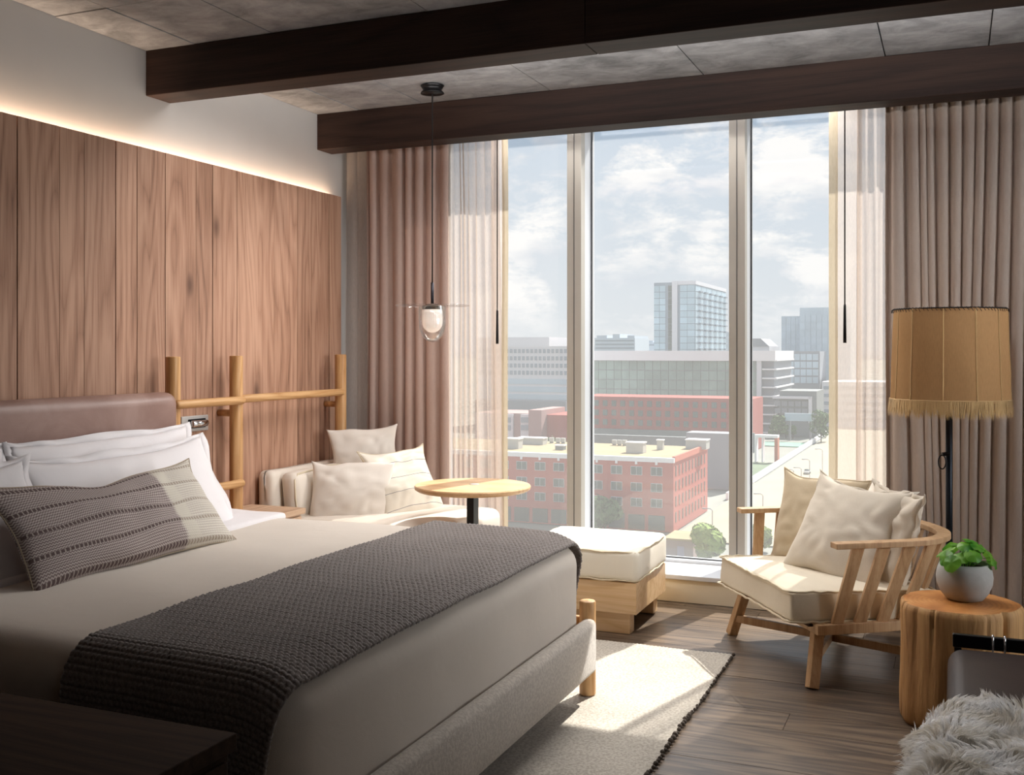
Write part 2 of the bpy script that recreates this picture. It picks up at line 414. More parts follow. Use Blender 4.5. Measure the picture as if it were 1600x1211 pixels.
def mat_opal():
    m, n, l = newmat('opal_glass'); o = n.new('ShaderNodeOutputMaterial')
    d = n.new('ShaderNodeBsdfPrincipled'); d.inputs['Base Color'].default_value = lin('#f4ece6'); d.inputs['Roughness'].default_value = .25
    t = n.new('ShaderNodeBsdfTranslucent'); t.inputs[0].default_value = lin('#f4ece6')
    e = n.new('ShaderNodeEmission'); e.inputs[0].default_value = lin('#ffeede'); e.inputs[1].default_value = .28
    a = n.new('ShaderNodeMixShader'); a.inputs[0].default_value = .35; l.new(d.outputs[0], a.inputs[1]); l.new(t.outputs[0], a.inputs[2])
    s = n.new('ShaderNodeAddShader'); l.new(a.outputs[0], s.inputs[0]); l.new(e.outputs[0], s.inputs[1]); l.new(s.outputs[0], o.inputs[0])
mat_opal()
def mat_leaf():
    m, n, l = newmat('leaf'); o = n.new('ShaderNodeOutputMaterial'); v = coords(n, l, 'Object')
    c = ramp(n, l, noise_(n, l, v, 9, 2), [(.35, '#3a7f24'), (.65, '#8cc244')]).outputs[0]
    p = n.new('ShaderNodeBsdfPrincipled'); p.inputs['Roughness'].default_value = .35; l.new(c, p.inputs['Base Color'])
    t = n.new('ShaderNodeBsdfTranslucent'); l.new(c, t.inputs[0])
    a = n.new('ShaderNodeMixShader'); a.inputs[0].default_value = .4; l.new(p.outputs[0], a.inputs[1]); l.new(t.outputs[0], a.inputs[2]); l.new(a.outputs[0], o.inputs[0])
mat_leaf()
def mat_fur():
    m, n, l = newmat('fur'); o = n.new('ShaderNodeOutputMaterial'); v = coords(n, l, 'Object', False)
    c = ramp(n, l, noise_(n, l, v, 14, 3), [(.35, '#efebe3'), (.6, '#ffffff')]).outputs[0]
    d = n.new('ShaderNodeBsdfDiffuse'); l.new(c, d.inputs[0]); t = n.new('ShaderNodeBsdfTranslucent'); l.new(c, t.inputs[0])
    a = n.new('ShaderNodeMixShader'); a.inputs[0].default_value = .5; l.new(d.outputs[0], a.inputs[1]); l.new(t.outputs[0], a.inputs[2]); l.new(a.outputs[0], o.inputs[0])
mat_fur()
def mat_stump():
    m, n, l = newmat('stump_side'); o, b = out_bsdf(n, l, .6, 0, .35); v = coords(n, l, 'Object', False)
    g = noise_(n, l, mapping(n, l, v, (22, 22, 1.6)), 1, 6, .65, .5); big = noise_(n, l, mapping(n, l, v, (6, 6, 1)), 1, 3)
    f = math_(n, l, 'ADD', math_(n, l, 'MULTIPLY', g, .6), math_(n, l, 'MULTIPLY', big, .4))
    l.new(ramp(n, l, f, [(.3, '#5a3a22'), (.42, '#a4784a'), (.56, '#cb9f6a'), (.7, '#dcb684')]).outputs[0], b.inputs['Base Color'])
    bump(n, l, b, g, .7, .01)
    m, n, l = newmat('stump_top'); o, b = out_bsdf(n, l, .4, 0, .5); v = coords(n, l, 'Object', False)
    w = n.new('ShaderNodeTexWave'); w.wave_type = 'RINGS'; w.rings_direction = 'Z'; w.inputs['Scale'].default_value = 18; w.inputs['Distortion'].default_value = 2.5
    w.inputs['Detail'].default_value = 3; l.new(mapping(n, l, v, (1, 1, .1), (.03, .02, 0)), w.inputs['Vector'])
    f = math_(n, l, 'ADD', math_(n, l, 'MULTIPLY', w.outputs[1], .08), math_(n, l, 'MULTIPLY', noise_(n, l, v, 7, 4), .9))
    l.new(ramp(n, l, f, [(.3, '#8a5226'), (.5, '#b8793f'), (.7, '#cf955a')]).outputs[0], b.inputs['Base Color'])
mat_stump()
def mat_lumbar():
    """zigzag weave with rows of chunky stitches, on the cushion's own width (x) and height (z)"""
    m, n, l = newmat('zigzag_weave'); o, b = out_bsdf(n, l, .95, 0, .15)
    tcx = n.new('ShaderNodeTexCoord'); s = n.new('ShaderNodeSeparateXYZ'); l.new(tcx.outputs['UV'], s.inputs[0])
    x, y = s.outputs[0], s.outputs[1]          # metres
    tri = math_(n, l, 'PINGPONG', x, .0055)
    q = math_(n, l, 'FRACT', math_(n, l, 'DIVIDE', math_(n, l, 'ADD', y, math_(n, l, 'MULTIPLY', tri, .9)), .0095))
    zig = ramp(n, l, q, [(.40, 0.), (.52, 1.), (.90, 1.), (1., 0.)]).outputs[0]
    dark = mixc(n, l, zig, '#807270', '#c0b5af'); pale = mixc(n, l, zig, '#bbb2a7', '#d9d3c8')
    side = ramp(n, l, x, [(.675, 0.), (.69, 1.)]).outputs[0]
    band = math_(n, l, 'MULTIPLY', ramp(n, l, x, [(.69, 0.), (.70, 1.)]).outputs[0], ramp(n, l, x, [(.76, 1.), (.77, 0.)]).outputs[0])
    c = mixc(n, l, side, dark, pale); c = mixc(n, l, math_(n, l, 'MULTIPLY', band, .7), c, '#d3cdbf')
    yr = math_(n, l, 'FRACT', math_(n, l, 'DIVIDE', math_(n, l, 'ADD', y, .028), .083))
    row = ramp(n, l, math_(n, l, 'ABSOLUTE', math_(n, l, 'SUBTRACT', yr, .5)), [(.06, 1.), (.085, 0.)]).outputs[0]
    st = ramp(n, l, math_(n, l, 'FRACT', math_(n, l, 'DIVIDE', x, .017)), [(.25, 0.), (.35, 1.)]).outputs[0]
    sc_ = mixc(n, l, st, '#b0a59d', '#685957'); sp_ = mixc(n, l, st, '#d0c9bc', '#a89c8f')
    c = mixc(n, l, row, c, mixc(n, l, side, sc_, sp_)); l.new(c, b.inputs['Base Color'])
    bump(n, l, b, math_(n, l, 'ADD', math_(n, l, 'MULTIPLY', row, st), math_(n, l, 'MULTIPLY', zig, .4)), .6, .004)
mat_lumbar()
fabric('lumbar_side', '#b5a68e', .95, 400, .3, .1)
def mat_striped():
    m, n, l = newmat('pinstripe_cotton'); o, b = out_bsdf(n, l, .9, 0, .2)
    tcx = n.new('ShaderNodeTexCoord'); s = n.new('ShaderNodeSeparateXYZ'); l.new(tcx.outputs['UV'], s.inputs[0])
    f = math_(n, l, 'FRACT', math_(n, l, 'DIVIDE', math_(n, l, 'ADD', s.outputs[1], .035), .092))
    k = ramp(n, l, f, [(.022, 1.), (.034, 0.)]).outputs[0]
    l.new(mixc(n, l, k, '#ded6c8', '#6c6a72'), b.inputs['Base Color'])
    v = coords(n, l, 'Object'); bump(n, l, b, noise_(n, l, v, 7, 3, .5, .8), .1, .015)
mat_striped()

# ================================================================== ROOM SHELL
CEIL = 2.834
WX = -3.56            # plaster face of the left wall
floor = tag(MB().box(-3.56, 3.2, -1.8, 6.5, -.08, -.012).build('floor', 'dark_beam'), 'dark brown oak plank floor', kind='structure')
y = -1.79; rowi = 0
random.seed(11)
while y < 5.75:
    w = .192; x = -3.5 - random.random()*1.6
    while x < 3.1:
        ln = random.choice((1.5, 1.9, 2.2, 2.4))
        if y > 1.0 and x < 2.2 and x+ln > -2.6:
            piece('floor_plank', 'floor_oak', floor, max(x, -3.55), min(x+ln, 3.19)-.002, y, min(y+w, 5.758)-.0025, -.02, random.uniform(-.0012, 0))
        x += ln
    y += w
MB().box(-3.55, 3.19, -1.79, 1.1, -.02, -.001).build('floor_back', 'floor_oak', floor)
ceil = tag(MB().box(-3.7, 3.3, -1.9, 6.3, CEIL+.02, CEIL+.2).build('ceiling', 'concrete'), 'board-marked grey concrete ceiling', kind='structure')
js = [-3.56, -3.27, -2.84, -2.05, -1.2, -.31, .15, 1.0, 1.9, 3.2]
for a, b in zip(js[:-1], js[1:]):
    piece('concrete_panel', 'concrete', ceil, a+.003, b-.003, -1.79, 3.4, CEIL+random.uniform(-.002, .002), CEIL+.03)
    piece('concrete_panel', 'concrete', ceil, a+.003, b-.003, 3.404, 6.13, CEIL+random.uniform(-.002, .002), CEIL+.03)
wl = tag(MB().box(WX-.15, WX, -1.8, 6.4, 0, CEIL+.02).build('wall_left', 'plaster'), 'white plaster wall above the plank panelling behind the bed', kind='structure')
tag(MB().box(3.2, 3.35, -1.8, 6.4, 0, CEIL+.02).build('wall_right', 'wall_paint'), kind='structure')
tag(MB().box(-3.7, 3.35, -1.95, -1.8, 0, CEIL+.02).build('wall_back', 'wall_paint'), kind='structure')
# plank panelling (pieces of the left wall)
seams = [Ypanel(p) for p in (27, 93, 132, 181, 214, 258, 306, 332, 370, 428, 465, 487, 514, 533)]
s0 = [.40, .66, .86, 1.10, 1.33, 1.55, 1.80, 2.02, 2.22, 2.47, 2.7, 2.93]
ys = s0 + seams
for a, b in zip(ys[:-1], ys[1:]):
    piece('wall_plank', 'panel_oak', wl, -3.522+0, -3.5+random.uniform(-.0015, .0015), a+.002, b-.002, .0, 2.352)
MB().box(-3.556, -3.524, .4, Ypanel(532), 0, 2.29).build('panel_batten', 'dark_oak', wl)
tag(MB().box(-3.499, -3.485, .4, 5.59, 0, .09).build('baseboard_left', 'dark_oak'), kind='structure')

# ceiling beams
def beam(name, y0, y1, z0, label, joint):
    o = tag(MB().box(WX, joint, y0, y1, z0, CEIL).build(name, 'dark_beam', bevel=.004), label, kind='structure')
    MB().box(joint+.002, 3.2, y0, y1, z0, CEIL).build('beam_length', 'dark_beam', o, bevel=.003)
    return o
beam('trim_1', 3.955, 4.125, 2.617, 'nearer dark timber ceiling beam crossing over the bed', -1.35)
beam('trim_2', 5.42, 5.58, 2.617, 'dark timber beam across the head of the window and curtains', 2.0)

# window wall
GY = 6.14
win = tag(MB().box(-3.56, 3.2, 5.93, 6.22, 2.80, CEIL+.02).build('window_1', 'tan_frame'), 'tall window of three panes looking over the city', kind='structure')
tag(MB().box(-3.56, 3.2, 6.22, 6.42, -.2, .10).build('wall_front', 'wall_paint'), kind='structure')
mx = [-3.07, -2.098, -1.128, -.158, .812, 1.782, 2.752]
for c_ in mx:
    q = MB().box(c_-.045, c_+.045, 5.95, 6.02, .155, 2.80).build('mullion', 'tan_frame', win, bevel=.002)
    MB().box(c_-.002, c_+.002, 5.9485, 5.951, .155, 2.80).build('mullion_seam', 'gasket', q)
    MB().box(c_-.044, c_+.044, 6.02, 6.20, .155, 2.80).build('mullion_side', 'white_frame', q)
for a, b in zip([-3.56]+mx, mx+[3.2]):
    x0, x1 = a+.045, b-.045
    MB().box(x0+.004, x1-.004, GY, GY+.008, .175, 2.80).build('glass_pane', 'window_glass', win)
    g = MB()
    g.box(x0, x0+.006, GY-.006, GY+.012, .16, 2.8); g.box(x1-.006, x1, GY-.006, GY+.012, .16, 2.8)
    g.box(x0, x1, GY-.006, GY+.012, .168, .176)
    g.build('gasket', 'gasket', win)
    MB().box(x0, x1, 6.09, 6.2, .153, .170).build('bottom_rail', 'white_frame', win, bevel=.002)
MB().box(-3.56, -3.11, 5.93, 6.2, 0, 2.82).build('wall_pier', 'plaster', win)
sill = tag(MB().box(-3.56, 3.2, 5.765, 6.22, .0, .125).build('trim_3', 'curb_cream'), 'cream curb under the window', kind='structure')
MB().box(-3.56, 3.2, 5.75, 6.09, .127, .153).build('window_sill', 'white_frame', sill, bevel=.003)

w2 = tag(MB().box(3.17, 3.2, 3.12, 5.48, .82, 2.68).build('fill_light_frame', 'white_frame'), 'added frame around the side fill light, out of view', kind='structure')  # made-up window frame set around the added side lamp
for a, b, c_, d_ in ((3.12, 3.19, .82, 2.68), (5.41, 5.48, .82, 2.68), (3.19, 5.41, .82, .88), (3.19, 5.41, 2.62, 2.68)):
    piece('fill_frame_bar', 'white_frame', w2, 3.10, 3.17, a, b, c_, d_)
# ================================================================== CURTAINS
def curtain(name, label, mat, x0, x1, Y, pleats, amp, seed, z0=.02, z1=2.78, flare=None, hem=None, spread=.0, group=None, thick=.0):
    rnd = random.Random(seed); ph = [rnd.uniform(.6, 1.55) for _ in range(pleats)]; tot = sum(ph)
    acc = [0]
    for p in ph: acc.append(acc[-1]+p/tot)
    am = [rnd.uniform(.7, 1.2) for _ in range(pleats+1)]
    nu = pleats*14; nv = 22
    root = thing(name, ((x0+x1)/2, Y, z0), label, 'curtain', group)
    def fn(s, t):
        z = z0+(z1-z0)*t
        i = min(pleats-1, max(0, next((k for k in range(pleats) if acc[k+1] >= s-1e-9), pleats-1)))
        lo = (s-acc[i])/(acc[i+1]-acc[i]); a_ = am[i]*(1-lo)+am[i+1]*lo
        w = sin(2*pi*lo); w = math.copysign(abs(w)**.75, w)
        aa = amp*a_*(.65+.35*(1-t))*(1+.25*nz((s*8, t*1.5, seed)))
        x = x0+(x1-x0)*s + .018*nz((s*5, t*1.3, seed+3)) + (flare(s, t) if flare else 0)
        x += .012*cos(2*pi*lo)*(1-t*.5)
        return (x, Y+aa*w*.5+.01*nz((s*3, t*2, seed+9)), z)
    MB().grid(nu, nv, fn).build('pleated_cloth', mat, root, smooth=True, solid=thick)
    if hem is not None:
        hx, hw = hem
        MB().grid(3, nv, lambda s, t: (hx+hw*s+.004*nz((0, t*3, seed)), Y-.006+.01*nz((1, t*2, seed+9)), z0+(z1-z0)*t)).build('hem', 'sheer_hem', root, smooth=True)
    return root
curtain('drape', 'blush brown opaque drape hanging left of the window beside the planks', 'drape_left', -3.36, -2.80, 5.66, 7, .055, 1, thick=.003)
curtain('drape', 'grey brown opaque drape hanging right of the window behind the floor lamp', 'drape_right', -.33, 1.75, 5.665, 38, .046, 2, thick=.003,
        flare=lambda s, t: .05*(1-t)*sin(s*19))
curtain('sheer_curtain', 'cream sheer curtain gathered at the left edge of the window by the round table', 'sheer', -2.86, -2.50, 5.72, 9, .05, 4, hem=(-2.468, .040),
        flare=lambda s, t: .05*(1-t)*s-.0*t)
curtain('sheer_curtain', 'cream sheer curtain at the right edge of the window behind the armchair', 'sheer', -.47, -.24, 5.72, 5, .05, 5, hem=(-.605, .045))
curtain('sheer_curtain', 'narrow pale sheer curtain squeezed between the plank wall and the brown drape', 'sheer', -3.54, -3.30, 5.70, 4, .04, 6)
# flat single layer of sheer cloth between hem and pleats
for r_, (a, b, sd_) in enumerate(((-2.54, -2.45, 8), (-.57, -.44, 9))):
    par = [o for o in bpy.data.objects if o.name.startswith('sheer_curtain')][r_]
    MB().grid(6, 22, lambda s, t: (a+(b-a)*s, 5.722+.012*nz((s*2, t*2, sd_)), .02+2.76*t)).build('flat_cloth', 'sheer', par, smooth=True)
for lab, x, yy, zb in (('black curtain wand hanging at the left sheer curtain', X_at(777, 5.62), 5.62, 1.44), ('black curtain wand hanging at the right sheer curtain', X_at(1320, 5.62), 5.62, 1.44)):
    w = thing('curtain_wand', (x, yy, zb), lab, 'curtain wand')
    MB().tube([(x, yy, 2.79), (x, yy, zb+.2)], .0035, 8).build('cord', 'black_thread', w)
    MB().lathe([(.004, .2), (.0062, .19), (.0085, .02), (.0085, 0)][::-1], (x, yy, zb), 10).build('grip', 'black_metal', w, smooth=True)
tag(MB().box(-3.5, 3.1, 5.60, 5.78, 2.79, 2.815).build('curtain_track', 'white_frame', loc=(-.2, 5.69, 2.79)), 'white curtain track behind the window beam', 'curtain track')

# ================================================================== CUSHIONS
def cushion(name, label, cat, mat, center, xax, yax, w, h, t, pinch=.05, seed=0, sag=.0, piping=None, ears=.0, wr=.012, group=None, flange=0, dip=0, back=None, p=.42, nx=34, twist=0, uv=False):
    """pillow: xax runs along its width, yax up its height; drops a little towards its foot"""
    X = Vector(xax).normalized(); Yv = Vector(yax); Yv = (Yv-X*Yv.dot(X)).normalized(); Z = X.cross(Yv)
    c = Vector(center); ny = max(12, int(nx*h/w))
    def outline(u, v):
        x = w/2*u*(1-pinch*(1-v*v)); yy = h/2*v*(1-pinch*(1-u*u))
        k = ears*(abs(u)**6)*(abs(v)**6); x += k*u; yy += k*v
        return x, yy
    def surf(u, v, sgn):
        x, yy = outline(u, v); e = max(0, (1-u*u))**p*max(0, (1-v*v))**p
        z = sgn*t/2*e*(1-sag*v)
        a = min(1, 3*(1-abs(u)))*min(1, 3*(1-abs(v)))
        cr = abs(nz((u*2.2+v*1.2, v*2.6-u, seed+sgn)))
        rad = sin(math.atan2(v, u)*9+seed+3*nz((u, v, seed)))*max(0, hypot(u, v)-.55)
        z += sgn*(wr*(cr*2.2-.8)*a + wr*.9*rad*e**.5)
        z += twist*u*v
        yy += .02*nz((u*1.5, v*1.5, seed+5)) - dip*math.exp(-((u+.12)/.3)**2)*max(0, v); x += .012*nz((u*1.7, v*1.3, seed+8))
        return c+X*x+Yv*yy+Z*z
    mb = MB(); idx = {}
    us = [sin(pi/2*(-1+2*i/nx)) if True else 0 for i in range(nx+1)]; vs_ = [sin(pi/2*(-1+2*j/ny)) for j in range(ny+1)]
    us = [(.55*u+.45*(-1+2*i/nx)) for i, u in enumerate(us)]; vs_ = [(.55*v+.45*(-1+2*j/ny)) for j, v in enumerate(vs_)]
    uvs = []
    for sgn in (1, -1):
        for i in range(nx+1):
            for j in range(ny+1):
                edge = i in (0, nx) or j in (0, ny)
                if edge and sgn == -1: idx[(i, j, -1)] = idx[(i, j, 1)]; continue
                idx[(i, j, sgn)] = len(mb.v); mb.v.append(tuple(surf(us[i], vs_[j], sgn)))
                uvs.append((w/2*(us[i]+1), h/2*(vs_[j]+1)))
        for i in range(nx):
            for j in range(ny):
                q = [idx[(i, j, sgn)], idx[(i+1, j, sgn)], idx[(i+1, j+1, sgn)], idx[(i, j+1, sgn)]]
                mb.f.append(tuple(q) if sgn > 0 else tuple(reversed(q)))
    has = piping or flange or back
    base = tuple(c - Vector((0, 0, h*.45)))
    if has:
        root = thing(name, base, label, cat, group)
        o = mb.build('cover', mat, root, smooth=True)
    else:
        o = mb.build(name, mat, None, smooth=True, loc=base); tag(o, label, cat, group); root = o
    if uv:
        lay = o.data.uv_layers.new(name='UVMap')
        for lp in o.data.loops: lay.data[lp.index].uv = uvs[lp.vertex_index]
    ring = [(u, -1) for u in us[:-1]]+[(1, v) for v in vs_[:-1]]+[(u, 1) for u in us[:0:-1]]+[(-1, v) for v in vs_[:0:-1]]
    if piping:
        MB().tube([surf(u, v, 1)+Z*.001 for u, v in ring], piping[1], 6, True).build('piping', piping[0], root, smooth=True)
    if flange:
        g = MB(); n_ = len(ring)
        for k, (u, v) in enumerate(ring):
            p0 = surf(u, v, 1); d = (p0-c); d.normalize()
            wv = .010*sin(k*.9+seed)+.008*nz((k*.3, seed, 0))
            g.v += [tuple(p0-d*.01), tuple(p0+d*flange+Z*wv)]
        g.f = [(2*k, 2*((k+1) % n_), 2*((k+1) % n_)+1, 2*k+1) for k in range(n_)]
        g.build('flange', mat, root, smooth=True, solid=.003)
    if back:
        pass
    return root

# ================================================================== BED
BZ = .655
bed = thing('bed', (-2.3, 3.0, 0), 'wide bed with grey upholstered footboard and round wooden corner posts', 'bed')
# mattress with boxspring under it
def sagm(p, u):
    p.z += .012*nz((p.x*1.5, p.y*1.5, 1)); return p
MB().rbox((-2.36, 3.005, .46), (1.92, 1.98, .34), .08, (10, 10, 3), 4, sagm).build('mattress', 'duvet_linen', bed, smooth=True)
MB().box(-3.25, -1.42, 2.03, 3.97, .12, .29).build('bed_base', 'dark_oak', bed, bevel=.005)
# footboard panel, padded
MB().rbox((-1.345, 3.0, .222), (.06, 2.02, .215), .024, (2, 12, 4), 4, lambda p, u: p+Vector((.008*(1-u.y**6)*(1-u.z**2), 0, 0))).build('footboard', 'footboard_cloth', bed, smooth=True)
for yy in (4.035, 1.965):
    MB().lathe([(.030, 0), (.033, .004), (.033, .370), (.031, .376), (.028, .378)], (-1.365, yy, .014), 24).build('corner_post', 'honey_ash', bed, smooth=False, bevel=.0)
    MB().tube([(-1.36, yy+(.012 if yy > 3 else -.012), .305), (-3.3, yy+(.012 if yy > 3 else -.012), .305)], .020, 14).build('side_rail', 'honey_ash_rail', bed, smooth=True)
for o in bpy.data.objects:
    if o.name.startswith('corner_post'): o.data.shade_smooth(); o.data.set_sharp_from_angle(angle=.6)
for xx, yy in ((-3.2, 3.9), (-3.2, 2.1)):
    MB().lathe([(.03, 0), (.03, .13)], (xx, yy, .0), 16).build('leg', 'honey_ash', bed, smooth=True)

# duvet: rounded cover over the mattress, long soft ripples
def duv(p, u):
    top = max(0, u.z)
    p.z += top*(.010*nz((p.x*2, p.y*2.2, 3)) + .006*nz((p.x*1.2+p.y*4, p.y*1.2, 7)))
    if u.z < .5: p.y += .010*nz((p.x*5, p.z*3, 4))*(abs(u.y) > .8); p.x += .006*nz((p.y*4, p.z*3, 5))*(u.x > .8)
    p.z -= .022*max(0, (p.x+2.2))**1.5*top
    return p
tag(MB().rbox((-2.275, 3.0, .43), (1.80, 2.03, .45), .10, (30, 34, 6), 6, duv).build('duvet', 'duvet_linen', None, smooth=True, loc=(-2.3, 3., .32)),
    'greige linen duvet spread smoothly over the bed', 'duvet')
def shf(p, u):
    p.z += .006*nz((p.x*6, p.y*4, 3)); return p
tag(MB().rbox((-2.95, 3.0, .652), (.36, 1.96, .04), .02, (8, 30, 2), 3, shf).build('sheet', 'bed_linen', None, smooth=True, loc=(-2.93, 3., .64)),
    'white bed sheet folded back below the pillows', 'bed sheet')

# knitted throw: real stitches as relief
def throw():
    # path over the bed (y, z) from the far side to the near side
    P = []
    r = .10; yf, yn = 4.036, 1.962; zt = BZ+.022
    P.append((yf+.004, .345)); P.append((yf+.004, zt-r))
    for k in range(1, 9): a = pi/2*k/8; P.append((yf-r+(r+.004)*cos(a), zt-r+r*sin(a)))
    P.append((yn+r, zt))
    for k in range(1, 9): a = pi/2*k/8; P.append((yn+r-(r+.004)*sin(a), zt-r+r*cos(a)))
    P.append((yn-.012, .12))
    ln = [0]
    for a, b in zip(P[:-1], P[1:]): ln.append(ln[-1]+hypot(b[0]-a[0], b[1]-a[1]))
    Lt = ln[-1]; step = .0046; nv = int(Lt/step); W = .62; nu = int(W/.0052)
    pitch = .0155; rowp = .0175
    seg = 0; path = []
    for j in range(nv+1):
        s = Lt*j/nv
        while seg < len(ln)-2 and ln[seg+1] < s: seg += 1
        f = (s-ln[seg])/(ln[seg+1]-ln[seg]); a, b = P[seg], P[seg+1]
        d = Vector((0, b[0]-a[0], b[1]-a[1])).normalized(); nrm = Vector((0, d.z, -d.y))*1
        path.append((s, a[0]+(b[0]-a[0])*f, a[1]+(b[1]-a[1])*f, nrm))
    vs = []
    for i in range(nu+1):
        u = i/nu
        for s, yy, zz, nrm in path:
            hang = 1 if zz < BZ-.05 else 0
            x = -2.015+(-1.392+2.015)*u + .012*nz((s*2, 0, 1)) + .010*nz((s*3+9, u*3, 2))
            drop = 0
            if not hang or True:
                q = max(0, (u-.80)/.20); 
                drop = -.035*q**2*min(1, max(0, (zz-(BZ-.25))/.25))
            col = math.floor(s/pitch); ro = (i*W/nu)/rowp + .5*(col % 2)
            h = abs(sin(pi*s/pitch))**.7*abs(sin(pi*ro))**.7
            k = .0085*h + .004*nz((x*4, s*3, 6)) + .010*max(0, nz((x*2.5+s*.7, s*1.0, 8)))
            p = Vector((x, yy, zz + drop - .022*max(0, (x+2.2))**1.5)) + nrm*(abs(k)+.002)
            if hang: p.x -= .16*u*max(0, BZ-.05-zz)
            if hang and yy < 3: p.y -= .012*(1+sin(x*22))*min(1, (BZ-zz)*3)
            vs.append(tuple(p))
    m = MB(); m.v = vs; n_ = nv+1
    m.f = [(i*n_+j, i*n_+j+1, (i+1)*n_+j+1, (i+1)*n_+j) for i in range(nu) for j in range(nv)]
    o = m.build('knitted_throw', 'wool', None, smooth=True, loc=(-1.7, 3, .65), solid=.010)
    tag(o, 'dark taupe chunky knitted throw laid across the foot of the bed', 'blanket')
throw()

# headboard: leather pad with a round-timber frame
hb = thing('headboard', (-3.3, 3.2, 0), 'low tan leather headboard held in a frame of round timber posts and rails', 'headboard')
def hbf(p, u): p.x += .012*(1-u.y**4)*(1-u.z**2)*(1 if u.x > 0 else 0); return p
tag(MB().rbox((-3.345, 2.735, .80), (.13, 2.28, .82), .055, (3, 14, 8), 5, hbf).build('leather_pad', 'tan_leather', hb, smooth=True), 'tan leather pad')
for yy, zt in ((1.56, 1.37), (3.948, 1.372), (4.42, 1.374), (5.415, 1.378)):
    po = MB().lathe([(.034, 0), (.034, zt-.003), (.031, zt)], (-3.39, yy, .0), 24).build('post', 'honey_ash', hb, smooth=True)
    po.data.set_sharp_from_angle(angle=.6)
    for zz in (1.08,):
        MB().tube([(-3.498, yy, zz), (-3.40, yy, zz)], .018, 12).build('standoff_peg', 'honey_ash', hb, smooth=True)
def rail(y0, y1, z, x, ends=(1, 1)):
    pts = [(x, y0, z), (x, y0+.006, z), (x, y0+.02, z), (x, y1-.02, z), (x, y1-.006, z), (x, y1, z)]
    r = [.014 if ends[0] else .021, .019, .021, .021, .019 if ends[1] else .021, .012 if ends[1] else .021]
    MB().tube(pts, r, 16).build('rail', 'honey_ash_rail', hb, smooth=True)
rail(3.92, 4.43, 1.147, -3.352); rail(3.92, 4.425, .725, -3.352)
rail(4.43, 5.41, 1.153, -3.372)
# reading light on the planks
rl = thing('wall_reading_light', (-3.5, 4.23, 1.035), 'small chrome reading light on a square plate between the headboard posts', 'wall light')
MB().rbox((-3.494, 4.225, 1.037), (.012, .20, .078), .004, (1, 1, 1), 2).build('back_plate', 'brushed_steel', rl)
MB().rbox((-3.487, 4.235, 1.037), (.006, .13, .046), .0025, (1, 1, 1), 2).build('recess', 'black_metal', rl)
MB().tube([(-3.47, 4.175, 1.037), (-3.47, 4.178, 1.037), (-3.47, 4.285, 1.037), (-3.47, 4.291, 1.037)], [.012, .017, .017, .012], 18).build('lamp_tube', 'chrome', rl, smooth=True)
# nightstands
nsd = thing('nightstand', (-3.32, 4.37, 0), 'low light oak nightstand between the bed and the white daybed', 'nightstand')
MB().box(-3.49, -3.14, 4.10, 4.675, .545, .575).build('top', 'night_oak', nsd, bevel=.003)
MB().box(-3.48, -3.16, 4.115, 4.66, .02, .543).build('body', 'night_oak', nsd, bevel=.003)
MB().box(-3.159, -3.145, 4.13, 4.645, .30, .535).build('drawer', 'night_oak', nsd, bevel=.002)
MB().box(-3.159, -3.145, 4.13, 4.645, .05, .292).build('drawer', 'night_oak', nsd, bevel=.002)
cb = thing('side_cabinet', (-2.2, 1.2, 0), 'dark wood cabinet corner in the left foreground beside the bed', 'cabinet')
MB().box(-3.0, -1.35, .75, 1.763, .585, .62).build('top', 'dark_oak', cb, bevel=.0025)
MB().box(-2.99, -1.362, .76, 1.75, .0, .583).build('body', 'dark_oak', cb, bevel=.003)
for a, b in ((.775, 1.25), (1.256, 1.735)):
    MB().box(-1.362, -1.352, a, b, .05, .57).build('door', 'dark_oak', cb, bevel=.002)

# pillows on the bed
LEAN = lambda deg: (-sin(radians(deg)), 0, cos(radians(deg)))
cushion('pillow', 'white pillow standing against the leather headboard, furthest back of the pillows by the window', 'pillow', 'bed_linen', (-3.17, 3.36, .795), (0, 1, 0), LEAN(14), .95, .50, .17, .03, 1, .25, ears=.02, wr=.012, flange=.03)
cushion('pillow', 'large white pillow right behind the patterned lumbar cushion', 'pillow', 'bed_linen', (-3.0, 3.31, .765), (0, 1, .02), LEAN(26), .98, .50, .20, .03, 2, .3, ears=.02, wr=.014, flange=.035)
cushion('pillow', 'white pillow at the left picture edge with just its corner showing at the back', 'pillow', 'bed_linen', (-3.17, 2.38, .785), (0, 1, 0), LEAN(14), .90, .50, .17, .03, 3, .25, ears=.02, wr=.012, flange=.03)
cushion('pillow', 'white pillow at the left picture edge standing above the left end of the lumbar cushion', 'pillow', 'bed_linen', (-2.93, 2.31, .77), (0, 1, .0), LEAN(24), .86, .50, .19, .03, 4, .3, ears=.02, wr=.014, flange=.035)
cushion('lumbar_cushion', 'long grey brown cushion with zigzag weave and stitched rows leaning on the white pillows', 'cushion', 'zigzag_weave', (-2.745, 2.93, .80), (0, 1, .012), LEAN(36), .96, .37, .15, .045, 11, .2, wr=.012, uv=True, nx=44, ears=.02, dip=.035, piping=('lumbar_side', .002))

